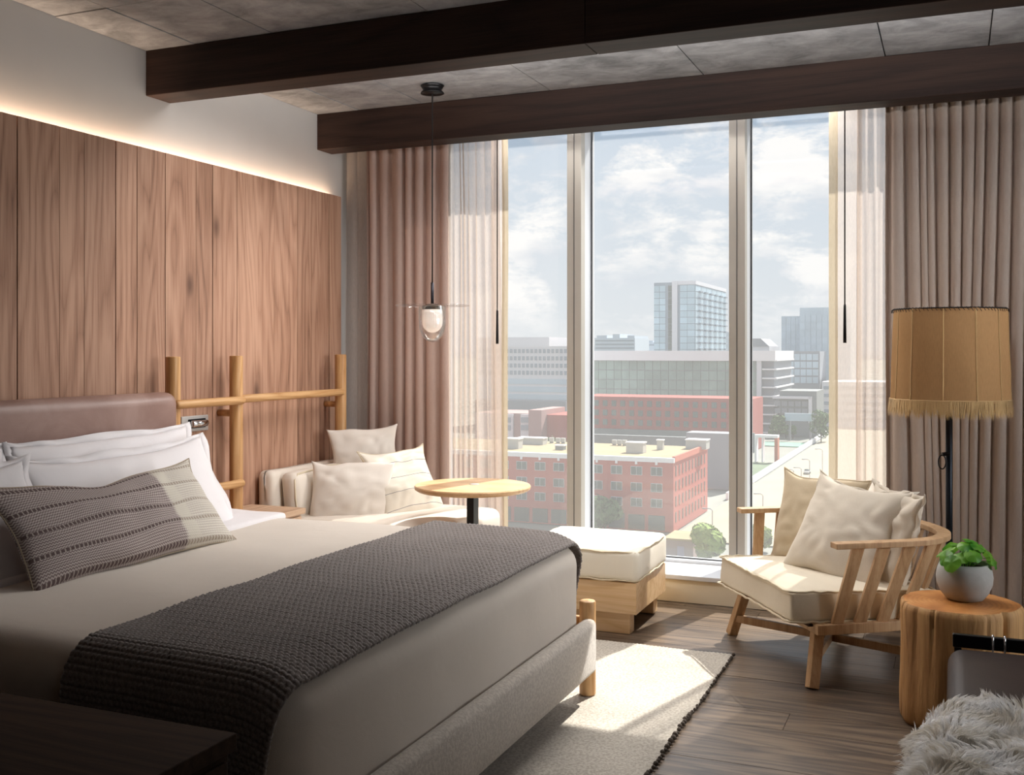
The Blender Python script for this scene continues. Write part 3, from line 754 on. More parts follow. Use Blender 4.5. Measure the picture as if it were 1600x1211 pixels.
# ================================================================== DAYBED AND ITS CUSHIONS
db = thing('daybed', (-2.9, 5.1, 0), 'white slipcovered daybed in the corner under the brown drape', 'daybed')
def soft(a=.006, s=3, seed=0):
    def f(p, u): p.z += a*nz((p.x*s, p.y*s, p.z*s+seed)); p.x += a*.6*nz((p.x*s+4, p.y*s, p.z*s+seed)); return p
    return f
MB().rbox((-2.93, 5.13, .235), (1.08, .80, .25), .02, (8, 6, 2), 3, soft()).build('base', 'sofa_canvas', db, smooth=True)
MB().rbox((-2.86, 5.13, .425), (.94, .82, .145), .045, (10, 8, 2), 4, lambda p, u: p+Vector((0, 0, .022*(1-u.x**4)*(1-u.y**4)*max(0, u.z)))).build('seat_cushion', 'sofa_canvas', db, smooth=True)
def bk(p, u): p.x += -.06*max(0, (p.z-.3))*(1 if u.x > 0 else 0) ; p.z += .006*nz((p.y*4, p.z*3, 2)); return p
MB().rbox((-3.42, 5.13, .43), (.125, .83, .64), .035, (3, 8, 8), 4, bk).build('back', 'sofa_canvas', db, smooth=True)
MB().rbox((-3.315, 5.15, .60), (.10, .76, .27), .04, (3, 8, 4), 4, lambda p, u: p+Vector((.02*(1-u.y**4)*(1-u.z**2)*max(0, u.x)-.10*(p.z-.6), 0, .01*(1-u.y**4)*max(0, u.z)))).build('back_cushion', 'sofa_canvas', db, smooth=True)
ring = [(-3.275-.10*(z_-.6), y_, z_) for y_, z_ in ((4.785, .48), (4.78, .60), (4.785, .70), (4.82, .73), (5.1, .745), (5.45, .735))]
MB().tube(ring, .005, 6).build('piping', 'piping', db, smooth=True)
for xx in (-3.4, -2.46):
    for yy in (4.79, 5.47): MB().box(xx-.03, xx+.03, yy-.03, yy+.03, 0, .115).build('leg', 'pale_oak', db)
cushion('throw_cushion', 'plain cream square cushion at the back corner of the daybed, highest of the three', 'cushion', 'cushion_cotton', (-3.19, 5.36, .745), (.70, .45, .05), (-.06, .12, 1), .39, .40, .14, .05, 21, .15, ears=.01, wr=.008)
cushion('throw_cushion', 'plain cream square cushion at the front left of the daybed seat', 'cushion', 'cushion_cotton', (-3.04, 4.96, .60), (.85, .42, -.03), (-.30, .18, 1), .44, .38, .15, .05, 22, .15, ears=.012, wr=.008)
cushion('throw_cushion', 'cream cushion with thin grey stripes leaning on the daybed beside the round table', 'cushion', 'pinstripe_cotton', (-2.84, 5.20, .65), (.38, .90, .05), (-.52, .0, .85), .42, .42, .15, .06, 23, .15, ears=.02, wr=.010, uv=True, piping=('piping', .003))

# round table
TX, TY = X_at(738.5, 4.95), 4.95
tb = thing('round_table', (TX, TY, 0), 'small round oak pedestal table between the daybed and the ottoman', 'table')
MB().lathe([(.18, .672), (.285, .676), (.300, .686), (.302, .698), (.298, .704), (0.29, .705)], (TX, TY, 0), 64).build('tabletop', 'table_oak', tb, smooth=False)
MB().lathe([(.024, .705), (.026, .7065), (.02, .7065)], (TX, TY+.02, 0), 20).build('grommet', 'brushed_steel', tb, smooth=True)
MB().box(TX-.020, TX+.020, TY-.032, TY+.032, .016, .672).build('column', 'black_metal', tb, bevel=.003)
MB().lathe([(.20, 0), (.205, .004), (.205, .012), (.20, .016)], (TX, TY, 0), 48).build('base_disc', 'black_metal', tb)

# ottoman
ox0, ox1, oy0, oy1 = -2.05, -1.44, 5.0, 5.57
ot = thing('ottoman', ((ox0+ox1)/2, (oy0+oy1)/2, 0), 'square ottoman with ivory cushion on a pale oak plinth by the window', 'ottoman')
MB().box(ox0+.005, ox1, oy0, oy1, .10, .255).build('plinth', 'pale_oak', ot, bevel=.003)
for yy in (oy0+.01, oy1-.12):
    MB().box(ox0+.06, ox1-.035, yy, yy+.075, .0, .10).build('leg', 'pale_oak', ot, bevel=.002)
def ocf(p, u):
    p.z += .026*(1-u.x**2)*(1-u.y**2)*max(0, u.z) + .004*nz((p.x*6, p.y*6, p.z*6)); return p
MB().rbox(((ox0+ox1)/2, (oy0+oy1)/2, .335), (ox1-ox0+.015, oy1-oy0+.015, .16), .030, (12, 12, 3), 4, ocf).build('seat_cushion', 'ottoman_canvas', ot, smooth=True)
for zz in (.403, .264):
    pts = []
    for k in range(64):
        a = 2*pi*k/64; cx, cy = cos(a), sin(a); q = max(abs(cx), abs(cy)); 
        sx, sy = cx/q, cy/q; rr = .04*min(abs(sx), abs(sy))**6
        pts.append(((ox0+ox1)/2+sx*((ox1-ox0)/2+.006-rr*.35), (oy0+oy1)/2+sy*((oy1-oy0)/2+.006-rr*.35), zz+.003*sin(k*1.3)))
    MB().tube(pts, .0045, 6, True).build('piping', 'piping', ot, smooth=True)

# ================================================================== RUG
rugx0, rugx1, rugy0, rugy1 = -3.1, -.93, 1.2, 4.83
rug = thing('rug', (-2, 3, 0), 'cream woven wool rug under the foot of the bed', 'rug')
def rugf(s, t):
    x = rugx0+(rugx1-rugx0)*s; yy = rugy0+(rugy1-rugy0)*t
    if t == 1: yy += .008*nz((x*4, 0, 1))
    if s == 1: x += .010*nz((yy*3, 1, 1))
    h = .011+.0036*(1 if (int(s*240+.5)+int(t*400+.5)) % 2 else 0)*(.6+.4*nz((x*20, yy*20, 4)))+.002*nz((x*8, yy*8, 1))
    if t == 1 or s == 1: h = .004
    return (x, yy, h)
MB().grid(240, 400, rugf).build('woven_pile', 'rug_wool', rug, smooth=True)
MB().box(rugx0, rugx1-.003, rugy0, rugy1-.003, .0005, .006).build('backing', 'rug_edge', rug)
g = MB(); rr_ = random.Random(5); yy = 2.2
while yy < rugy1:
    r0 = rr_.uniform(.006, .012)*(.8 if yy > 4 else 1); x = rugx1+.010*nz((yy*3, 1, 1))+rr_.uniform(-.003, .004)
    g.lathe([(r0*.4, -.8*r0), (r0*.9, -.4*r0), (r0, .1*r0), (r0*.7, .7*r0), (r0*.2, r0)], (x, yy, .006+.5*r0), 7)
    yy += rr_.uniform(.018, .034)
tag(g.build('edge_knots', 'rug_edge', rug, smooth=True), 'dark knotted edge', kind='stuff')

# ================================================================== ARMCHAIR (own frame: y forward, -x is the side nearer the camera)
ch = thing('armchair', (-.775, 4.86, 0), 'oak armchair with curved slatted back and canvas seat by the window', 'armchair', rz=radians(123.6), local=True)
HX, AX = .405, .485
def bentU(ax, yf, ys, yb, n=26):
    """plan curve of the bent rail, from the front at -x round the back to +x"""
    pts = [(-ax, yf), (-ax, (yf+ys)/2)]
    for k in range(n+1):
        a = pi*k/n; pts.append((-ax*abs(cos(a))**.72*(1 if cos(a) >= 0 else -1), ys-(ys-yb)*abs(sin(a))**.85))
    return pts + [(ax, (yf+ys)/2), (ax, yf)]
def board(pts, z, w, h, tilt=0):
    m = MB(); n_ = len(pts)
    for i, (x, y_) in enumerate(pts):
        a = pts[max(0, i-1)]; b = pts[min(n_-1, i+1)]; d = Vector((b[0]-a[0], b[1]-a[1], 0)).normalized(); nn = Vector((d.y, -d.x, 0))
        zz = z(i/(n_-1)) if callable(z) else z
        for s, t in ((-1, -1), (1, -1), (1, 1), (-1, 1)): m.v.append(tuple(Vector((x, y_, zz))+nn*s*w/2+Vector((0, 0, t*h/2))))
    for i in range(n_-1):
        for k in range(4): m.f.append((i*4+k, i*4+(k+1) % 4, (i+1)*4+(k+1) % 4, (i+1)*4+k))
    m.f += [(0, 1, 2, 3)[::-1], tuple((n_-1)*4+k for k in (0, 1, 2, 3))]
    return m
ARMZ = .600
board(bentU(AX, -.06, -.36, -.72), ARMZ, .058, .024).build('arm_rail', 'chair_oak', ch, bevel=.003)
board(bentU(HX, -.02, -.30, -.62), .238, .045, .042).build('seat_frame', 'chair_oak', ch, bevel=.003)
MB().box(-HX, HX, -.055, -.02, .217, .258).build('front_rail', 'chair_oak', ch, bevel=.003)
MB().box(-HX+.02, HX-.02, -.6, .0, .245, .255).build('seat_deck', 'dark_oak', ch)
def along(pts, t):
    ln = [0]
    for a, b in zip(pts[:-1], pts[1:]): ln.append(ln[-1]+hypot(b[0]-a[0], b[1]-a[1]))
    s = t*ln[-1]
    for i in range(len(pts)-1):
        if ln[i+1] >= s-1e-9:
            f = (s-ln[i])/(ln[i+1]-ln[i]); a, b = pts[i], pts[i+1]
            return Vector((a[0]+(b[0]-a[0])*f, a[1]+(b[1]-a[1])*f)), Vector((b[0]-a[0], b[1]-a[1])).normalized()
low, top = bentU(HX, -.02, -.30, -.62), bentU(AX, -.06, -.36, -.72)
for k in range(16):
    t0 = .055 + .89*k/15; t1 = .055+.89*k/15
    a, da = along(low, t0); b, dbb = along(top, t1)
    MB().beam((a.x, a.y, .255), (b.x, b.y, ARMZ-.011), .052, .016, up=(da.y, -da.x, 0)).build('slat', 'chair_oak', ch, bevel=.002)
for s in (-1, 1):
    MB().beam((s*.375, -.045, .22), (s*.425, .005, .0), .044, .046, up=(0, 1, 0)).build('leg', 'chair_oak', ch, bevel=.004)
    MB().beam((s*.33, -.50, .22), (s*.36, -.58, .0), .044, .046, up=(0, 1, 0)).build('leg', 'chair_oak', ch, bevel=.004)
MB().beam((-.405, -.0, .085), (.345, -.555, .085), .022, .036).build('stretcher', 'chair_oak', ch, bevel=.002)
MB().beam((.405, -.0, .086), (-.345, -.555, .086), .022, .036).build('stretcher', 'chair_oak', ch, bevel=.002)
def scf(p, u):
    p.z += .022*(1-u.x**4)*(1-u.y**4)*max(0, u.z) - .05*(.06-p.y)*.6 + .006*nz((p.x*5, p.y*5, 3)); p.y += .010*nz((p.x*5, p.z*6, 1))*(u.y > .9); return p
MB().rbox((0, -.25, .33), (.775, .66, .128), .016, (14, 12, 3), 4, scf).build('seat_cushion', 'chair_canvas', ch, smooth=True)
for zz in (.393, .267):
    pts = []
    for (x, y_) in [(-.392+.784*k/24, .084) for k in range(24)]+[(.392, .084-.668*k/20) for k in range(20)]+[(.392-.784*k/24, -.584) for k in range(24)]+[(-.392, -.584+.668*k/20) for k in range(20)]:
        pts.append((x, y_+.010*nz((x*5, zz*6, 1))*(y_ > 0), zz-.03*(.06-y_)+.006*nz((x*30, y_*30, 2))))
    MB().tube(pts, .0052, 6, True).build('piping', 'piping', ch, smooth=True)

def loc2w(p):
    a = radians(123.6); return Vector((-.775+p[0]*cos(a)-p[1]*sin(a), 4.86+p[0]*sin(a)+p[1]*cos(a), p[2]))
def dir2w(p):
    a = radians(123.6); return Vector((p[0]*cos(a)-p[1]*sin(a), p[0]*sin(a)+p[1]*cos(a), p[2]))
cushion('throw_cushion', 'sand linen cushion at the window side of the armchair', 'cushion', 'chair_linen', (-.615, 5.30, .555), (.90, -.38, -.05), (.16, .22, 1), .43, .45, .18, .04, 31, .2, ears=.02, wr=.010, piping=('chair_linen', .005))
cushion('throw_cushion', 'pale linen cushion leaning in the middle of the armchair seat', 'cushion', 'chair_linen_pale', (-.455, 4.985, .575), (.84, -.50, -.10), (.42, .30, .84), .47, .46, .18, .05, 32, .2, ears=.025, wr=.010, flange=.006)
cushion('throw_cushion', 'crumpled pale linen cushion behind the near arm of the armchair', 'cushion', 'chair_linen_pale', (-.275, 5.01, .55), (.50, -.84, 0), (.20, .12, 1), .40, .43, .17, .05, 33, .2, ears=.02, wr=.02, flange=.02)

# ================================================================== FLOOR LAMP
LX, LY = X_at(1483, 5.28), 5.28
lp = thing('floor_lamp', (LX, LY, 0), 'black floor lamp with fringed burlap drum shade in front of the drape', 'floor lamp')
MB().lathe([(.13, 0), (.14, .003), (.14, .014), (.13, .018), (.02, .022)], (LX, LY, 0), 40).build('base', 'blue_steel', lp)
MB().tube([(LX, LY, .02), (LX, LY, 1.30)], .0155, 14).build('pole', 'blue_steel', lp, smooth=True)
ringp = [(LX-.03+.016*cos(a), LY-.022, .885+.032*sin(a)) for a in [2*pi*k/24 for k in range(24)]]
MB().tube(ringp, .003, 6, True).build('pull_ring', 'black_metal', lp, smooth=True)
MB().tube([(LX, LY-.012, .925), (LX-.03, LY-.024, .92)], .009, 8).build('switch_stub', 'black_metal', lp)
MB().lathe([(.02, 1.30), (.022, 1.34), (.012, 1.36)], (LX, LY, 0), 14).build('socket', 'black_metal', lp)
MB().tube([(LX-.24, LY, 1.56), (LX+.24, LY, 1.56)], .003, 6).build('spider', 'black_metal', lp)
MB().tube([(LX, LY, 1.36), (LX, LY, 1.56)], .004, 6).build('spider', 'black_metal', lp)
SR, SZ0, SZ1 = .252, 1.165, 1.590
pan = [0, .9, 1.55, 2.15, 2.9, 3.6, 4.05, 4.62, 5.17, 5.72, 2*pi]   # overlapping cloth panels, seams at these angles
def shade(a, t):
    k = max(i for i in range(len(pan)-1) if a >= pan[i]-1e-9); f = (a-pan[k])/(pan[k+1]-pan[k])
    r = SR-.010*t+.006*(1-t)**2 + .007*(f if k % 2 else 1-f)-.003 + .003*nz((a*3, t*4, 2)); return r
NA = 220
sm = MB()
for i in range(NA):
    for j in range(15):
        a = 2*pi*i/NA; t = j/14; r = shade(a, t); sm.v.append((LX+r*cos(a), LY+r*sin(a), SZ0+(SZ1-SZ0)*t))
sm.f = [(i*15+j, ((i+1) % NA)*15+j, ((i+1) % NA)*15+j+1, i*15+j+1) for i in range(NA) for j in range(14)]
sh = sm.build('lamp_shade', 'burlap', lp, smooth=True); tag(sh, 'tan burlap drum shade')
for q in pan[:-1]:
    pts = [(LX+(shade(q, t)+.001)*cos(q), LY+(shade(q, t)+.001)*sin(q), SZ0+(SZ1-SZ0)*t) for t in [k/10 for k in range(11)]]
    MB().tube(pts, .0025, 5).build('seam', 'fringe', sh, smooth=True)
MB().tube([(LX+(SR-.008)*cos(a), LY+(SR-.008)*sin(a), SZ1+.001) for a in [2*pi*k/90 for k in range(90)]], .0032, 6, True).build('rim_wire', 'black_thread', sh, smooth=True)
g = MB()
for k in range(84):
    a = 2*pi*k/84; b = a+.035; rj = random.Random(k).uniform(.010, .016)
    r = SR-.003
    g.tube([(LX+(r-.008)*cos(a), LY+(r-.008)*sin(a), SZ1+.006), (LX+(r+.002)*cos(a), LY+(r+.002)*sin(a), SZ1-.001), (LX+(r+.003)*cos(b), LY+(r+.003)*sin(b), SZ1-rj)], .0013, 4)
tag(g.build('stitches', 'black_thread', sh), 'black whip stitching', kind='stuff')
MB().tube([(LX+(shade(a, 0)+.001)*cos(a), LY+(shade(a, 0)+.001)*sin(a), SZ0+.012) for a in [2*pi*k/120 for k in range(120)]], .0022, 5, True).build('seam', 'fringe', sh, smooth=True)
g = MB(); rf = random.Random(3)
for k in range(2600):
    a = rf.uniform(0, 2*pi); r = shade(a % (2*pi), 0)+rf.uniform(-.001, .006); ln_ = rf.uniform(.066, .088)*(1+.1*nz((cos(a)*6, sin(a)*6, 0)))
    dx = .010*nz((cos(a)*9, sin(a)*9, 1))+rf.uniform(-.006, .006); wd = .0011; out_ = rf.uniform(0, .012)
    t = Vector((-sin(a), cos(a), 0)); rv = Vector((cos(a), sin(a), 0)); c0 = Vector((LX, LY, SZ0+.012))+rv*r
    c1 = c0+t*dx*.5+rv*out_*.5-Vector((0, 0, ln_*.5)); c2 = c0+t*dx*1.3+rv*out_-Vector((0, 0, ln_))
    o_ = len(g.v); g.v += [tuple(c0-t*wd), tuple(c0+t*wd), tuple(c1-t*wd), tuple(c1+t*wd), tuple(c2)]
    g.f += [(o_, o_+1, o_+3, o_+2), (o_+2, o_+3, o_+4)]
tag(g.build('fringe', 'fringe', sh), 'frayed straw fringe', kind='stuff')

# ================================================================== STUMP, PLANT
SX, SY = X_at(1500, 4.335), 4.335
def wob(a, z):
    w = 1+.030*sin(2*a+.6)+.018*sin(5*a+1.3)+.010*sin(9*a)
    for ca, dp, wd in ((3.55, .09, .03), (4.25, .07, .014), (5.55, .16, .05), (5.15, .05, .015), (3.95, .05, .012), (2.8, .06, .05), (.8, .08, .06)):
        d = (a-ca-.10*nz((z*5, ca, 0))+pi) % (2*pi)-pi; w -= dp*math.exp(-(d/wd)**2)*(.6+.4*sin(z*9+ca))
    return w + .008*nz((cos(a)*4, sin(a)*4, z*5))
stp = thing('stump_table', (SX, SY, 0), 'golden tree stump side table carrying the potted plant', 'side table')
prof = [(.205, .0), (.216, .02), (.217, .10), (.213, .2), (.211, .3), (.212, .38), (.213, .425), (.209, .441), (.202, .449)]
MB().lathe(prof, (SX, SY, 0), 180, True, False, wob).build('trunk', 'stump_side', stp, smooth=True)
MB().lathe([(.202, .449), (.15, .4505), (.08, .451), (.01, .451)], (SX, SY, 0), 180, False, True, wob).build('cut_top', 'stump_top', stp, smooth=True)
PX, PY, PZ = X_at(1507, 4.37), 4.37, .4515
pt = thing('potted_plant', (PX, PY, PZ), 'round leaved green plant in a pale concrete bowl on the stump', 'potted plant')
po = MB().lathe([(.052, 0), (.066, .004), (.085, .028), (.099, .062), (.102, .088), (.097, .118), (.088, .138), (.083, .141), (.079, .138), (.086, .115), (.05, .112)], (PX, PY, PZ), 48, True, False).build('pot', 'concrete_pot', pt, smooth=True)
MB().lathe([(.083, .122), (.06, .128), (.01, .131)], (PX, PY, PZ), 24, False, True).build('soil', 'soil', pt, smooth=True)
rl_ = random.Random(12)
spots = []
for k in range(17):
    a = 2.4*k+rl_.uniform(-.3, .3); r = .022+.095*(k/16)**.7*rl_.uniform(.8, 1.1); h = .150+.075*(1-(r/.12)**1.5)+rl_.uniform(-.015, .02)
    spots.append((a, r, h, rl_.uniform(.028, .042)))
for a, r, h, s in spots:
    c_ = Vector((PX+r*cos(a), PY+r*sin(a)*.9, PZ+h)); base = Vector((PX+.02*cos(a), PY+.02*sin(a), PZ+.125))
    nrm = Vector((cos(a)*.75*(r/.1), sin(a)*.75*(r/.1), .75+rl_.uniform(-.2, .3))).normalized()
    if r > .09: nrm = Vector((cos(a), sin(a), .45)).normalized()
    ax1 = nrm.orthogonal().normalized(); ax2 = nrm.cross(ax1)
    m = MB(); m.v.append(tuple(c_)); 
    for ringi, rr in ((0, .5), (1, 1.)):
        for k in range(14):
            q = 2*pi*k/14; rad = s*rr*(1+.05*sin(3*q)); m.v.append(tuple(c_+(ax1*cos(q)+ax2*sin(q)*.92)*rad - nrm*(.22*s*rr*rr)+nrm*.004*sin(5*q)*rr))
    m.f = [(0, 1+k, 1+(k+1) % 14) for k in range(14)]+[(1+k, 15+k, 15+(k+1) % 14, 1+(k+1) % 14) for k in range(14)]
    lf = m.build('leaf', 'leaf', pt, smooth=True)
    mid = (base+c_)/2+Vector((0, 0, .012))
    MB().tube([base, mid, c_-nrm*.001], .0014, 5).build('stem', 'leaf', lf)

# ================================================================== LEATHER BENCH + SHEEPSKIN
bn = thing('leather_bench', (.6, 2.8, 0), 'dark brown leather bench with black metal rail in the right foreground', 'bench')
MB().rbox((.68, 2.78, .375), (1.40, 1.88, .13), .05, (10, 12, 2), 5, lambda p, u: p+Vector((0, 0, .010*(1-u.x**4)*(1-u.y**4)*max(0, u.z)))).build('seat_pad', 'dark_leather', bn, smooth=True)
MB().box(-.005, 1.36, 3.728, 3.75, .432, .474).build('end_rail', 'black_metal', bn, bevel=.003)
for xx in (.0, 1.34):
    MB().box(xx, xx+.022, 3.728, 3.75, 0, .43).build('leg', 'black_metal', bn); MB().box(xx, xx+.022, 1.82, 1.842, 0, .31).build('leg', 'black_metal', bn)
    MB().box(xx, xx+.022, 1.842, 3.728, .285, .31).build('side_bar', 'black_metal', bn)
for xx in (.115, .150):
    MB().tube([(xx, 3.739+.015*cos(a), .453+.026*sin(a)) for a in [2*pi*k/20 for k in range(20)]], .0035, 6, True).build('strap_ring', 'chrome', bn, smooth=True)
# sheepskin: hide plus fleece locks
def hide_z(x, y_):
    e = x+.045
    z = .458 if e > .03 else .458-.6*min(.03-e, .25)*1.2
    return z+.020*nz((x*6, y_*6, 2))
def inside(x, y_):
    edge_y = 3.03+.035*sin(x*9+.5)+.03*nz((x*5, 1, 1)); edge_x = -.105+.02*nz((1, y_*5, 1))+.10*max(0, y_-2.86)**.6*1.6
    return x > edge_x and y_ < edge_y
ss = thing('sheepskin', (.4, 2.4, .45), 'shaggy off white sheepskin lying over the dark leather bench', 'sheepskin')
hm = MB(); NX, NY = 60, 70
def hf(s, t):
    x = -.13+1.2*s; y_ = 1.65+1.42*t
    edge_y = 3.03+.035*sin(x*9+.5)+.03*nz((x*5, 1, 1)); y2 = min(y_, edge_y)
    ex = -.105+.02*nz((1, y2*5, 1))+.10*max(0, y2-2.86)**.6*1.6; x2 = max(x, ex)
    return (x2, y2, hide_z(x2, y2))
hm.grid(NX, NY, hf).build('hide', 'fur', ss, smooth=True)
fur = MB(); rf = random.Random(9); cnt = 0; V = fur.v; F = fur.f
while cnt < 90000:
    y_ = 1.72+1.33*rf.random()**.8; x = -.13+.95*rf.random()
    if x > .1+(y_)*.47-.1+.2: continue
    if not inside(x, y_): continue
    cnt += 1
    lx, ly = round(x/.016+.4*nz((x*30, y_*30, 0))), round(y_/.016+.4*nz((x*30, y_*30, 5)))
    cx, cy = lx*.016, ly*.016
    a = 2*pi*nz((cx*4, cy*4, 3))*1.6+2.2*nz((cx*13, cy*13, 8)); ln_ = .038+.013*nz((cx*7, cy*7, 1))+rf.uniform(-.008, .008)
    z = hide_z(x, y_); le = .62+.3*nz((cx*20, cy*20, 2))
    edge = 1 if x < -.05 else 0
    dv = Vector((cos(a)*le-.5*edge, sin(a)*le, .55-.3*edge)).normalized()
    tgt = Vector((cx, cy, z))+dv*ln_; p0 = Vector((x, y_, z)); p2 = tgt*.75+(p0+dv*ln_)*.25; p1 = (p0+p2)/2+Vector((0, 0, .008))
    sd_ = dv.cross(Vector((rf.uniform(-1, 1), rf.uniform(-1, 1), .3))).normalized()*.0008
    o_ = len(V); V += [tuple(p0-sd_), tuple(p0+sd_), tuple(p1-sd_), tuple(p1+sd_), tuple(p2)]
    F += [(o_, o_+1, o_+3, o_+2), (o_+2, o_+3, o_+4)]
tag(fur.build('fleece', 'fur', ss), kind='stuff')

# ================================================================== PENDANT
DX, DY = X_at(675.5, 5.07), 5.07
pd = thing('pendant_lamp', (DX, DY, 1.49), 'slim black pendant lamp with ribbed opal bulb and clear glass disc over the daybed', 'pendant lamp')
MB().lathe([(.062, CEIL-.002), (.064, CEIL-.006), (.058, CEIL-.014), (.050, CEIL-.03), (.062, CEIL-.040), (.064, CEIL-.046), (.01, CEIL-.050)], (DX, DY, 0), 32).build('canopy', 'black_metal', pd, smooth=True)
MB().tube([(DX, DY, CEIL-.04), (DX, DY, 1.76)], .004, 8).build('cord', 'black_thread', pd, smooth=True)
MB().tube([(DX, DY, 1.768), (DX, DY, 1.648)], .0085, 12).build('stem', 'dark_steel', pd, smooth=True)
MB().lathe([(.034, 1.646), (.036, 1.650), (.03, 1.652)], (DX, DY, 0), 24).build('washer', 'black_metal', pd, smooth=True)
MB().lathe([(.012, 1.641), (.199, 1.641), (.201, 1.6435), (.199, 1.646), (.012, 1.646)], (DX, DY, 0), 64, False, False).build('glass_disc', 'lamp_glass', pd, smooth=True)
MB().lathe([(.054, 1.622), (.056, 1.624), (.056, 1.639), (.054, 1.641)], (DX, DY, 0), 32).build('cap', 'black_metal', pd, smooth=False)
bp = [(.054, 1.622), (.055, 1.60), (.055, 1.56)]+[(.055*cos(pi/2*k/8), 1.555-.058*sin(pi/2*k/8)) for k in range(1, 8)]+[(.002, 1.497)]
MB().lathe(bp[::-1], (DX, DY, 0), 96, True, True, lambda a, z: 1+.016*sin(a*32)).build('opal_bulb', 'opal_glass', pd, smooth=True)
gp = [(.072, 1.640), (.072, 1.56)]+[(.072*cos(pi/2*k/10), 1.555-.108*sin(pi/2*k/10)) for k in range(1, 10)]+[(.004, 1.447)]
MB().lathe(gp[::-1], (DX, DY, 0), 40, True, False).build('glass_cup', 'lamp_glass', pd, smooth=True, solid=.003)

# ================================================================== THE CITY
GZ = -39.6
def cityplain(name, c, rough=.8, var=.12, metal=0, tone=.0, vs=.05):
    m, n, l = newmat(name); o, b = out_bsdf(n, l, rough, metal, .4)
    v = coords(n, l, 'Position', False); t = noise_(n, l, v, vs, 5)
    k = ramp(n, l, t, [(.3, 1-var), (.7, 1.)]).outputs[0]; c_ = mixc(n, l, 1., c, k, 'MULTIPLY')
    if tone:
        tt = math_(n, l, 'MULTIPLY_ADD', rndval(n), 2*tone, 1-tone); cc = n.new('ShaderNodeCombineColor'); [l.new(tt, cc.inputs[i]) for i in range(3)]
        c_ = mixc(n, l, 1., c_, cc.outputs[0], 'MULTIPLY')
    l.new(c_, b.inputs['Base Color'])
cityplain('brick_red', '#b8655b', .9, .1); cityplain('brick_side', '#c97563', .9, .1)
cityplain('brick_far', '#a5514a', .9, .15); cityplain('brick_pink', '#a98a88', .9, .12)
cityplain('roof_tan', '#a59474', .9, .2, vs=.15); cityplain('street', '#a69c88', .9, .12); cityplain('ground', '#8c8f88', .95, .25, vs=.02)
cityplain('pale_stone', '#d4d4da', .8, .06); cityplain('white_fascia', '#ecebee', .7, .03); cityplain('grey_wall', '#7e8486', .8, .1)
cityplain('dark_window', '#5b6666', .3, .2, tone=.25); cityplain('side_window', '#6f4e4c', .4, .2, tone=.15)
cityplain('pane_green', '#8fa6a0', .35, .3, tone=.13, vs=.08); cityplain('tower_glass', '#b9d2e0', .3, .2, tone=.12, vs=.04)
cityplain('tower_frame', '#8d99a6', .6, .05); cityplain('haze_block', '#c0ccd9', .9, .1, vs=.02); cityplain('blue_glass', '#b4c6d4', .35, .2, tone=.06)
cityplain('slab_grey', '#8e939b', .8, .1); cityplain('lawn', '#6b7d64', .95, .3, vs=.1); cityplain('plaza_green', '#7fae98', .9, .35, vs=.12)
cityplain('tree_green', '#5d7a4e', .9, .4, vs=.3); cityplain('tree_light', '#86a04f', .9, .4, vs=.5); cityplain('rooftop_unit', '#b9b9b6', .7, .1); cityplain('car_white', '#dddddd', .4, .02)
cityplain('billboard_blue', '#b9cfe0', .7, .1, vs=.2); cityplain('orange_post', '#b5694e', .8, .05); cityplain('lilac_roof', '#a79fb0', .8, .1); cityplain('kiosk', '#a08c86', .9, .1)

gr_ = tag(MB().box(-2600, 2600, 40, 5000, GZ-1, GZ-.2).build('ground', 'ground', None, loc=(0, 400, GZ)), 'hazy grey city ground far below the window', kind='structure')
def Zc(py, px, Y): x = X_at(px, Y); return Z_at(py, x, Y)
# brick warehouse nearest the window
BX1, BY0, BY1, BT = -58.3, 232.6, 268, -23.4
bw = thing('brick_warehouse', (-100, 250, GZ), 'red brick four storey warehouse with flat tan roof, nearest building outside', 'building')
MB().box(-175, BX1, BY0, BY1, GZ, BT).build('walls', 'brick_red', bw)
MB().box(-174.6, BX1-.4, BY0+.5, BY1-.4, BT, BT+.15).build('roof', 'roof_tan', bw)
MB().box(-175, BX1+.2, BY0-.35, BY0+.5, BT-.5, BT+.55).build('parapet', 'white_fascia', bw)
MB().box(BX1-.4, BX1+.25, BY0+.5, BY1, BT-.4, BT+.9).build('parapet', 'brick_side', bw)
xw = -62.2
fx = []
while xw > -172: fx.append(xw); xw -= 4.72
for zc in (-26.0, -29.7, -33.2):
    for xw in fx:
        f = piece('window', 'pale_stone', bw, xw-1.35, xw+1.35, BY0-.12, BY0+.05, zc-1.0, zc+1.0)
        for a in (-1, 1):
            q = piece('pane', 'dark_window', f, xw+a*.66-.60, xw+a*.66+.60, BY0-.16, BY0-.10, zc-.9, zc+.9)
            q.parent = bw; q.name = 'window_pane'
for xw in fx:
    piece('shopfront', 'dark_window', bw, xw-1.9, xw+1.9, BY0-.12, BY0+.05, GZ+.3, GZ+3.6)
    piece('wall_lamp', 'white_fascia', bw, xw-.25, xw+.25, BY0-.4, BY0, -24.5, -23.7)
yy = BY0+2.2
while yy < BY1-1:
    for zc in (-25.9, -29.3, -32.8, -36.4):
        piece('window', 'side_window', bw, BX1-.05, BX1+.10, yy-.55, yy+.55, zc-1.15, zc+1.15)
    yy += 3.3
def onroof(name, label, px, Y, w, d, h, mat='rooftop_unit'):
    x = X_at(px, Y); o = thing(name, (x, Y, BT+.15), label, 'rooftop unit', 'rooftop units on the brick warehouse')
    MB().box(x-w/2, x+w/2, Y-d/2, Y+d/2, BT+.15, BT+.15+h).build('housing', mat, o, bevel=.05)
    MB().box(x-w/2-.15, x+w/2+.15, Y-d/2-.15, Y+d/2+.15, BT+.15+h, BT+.4+h).build('lid', 'white_fascia', o)
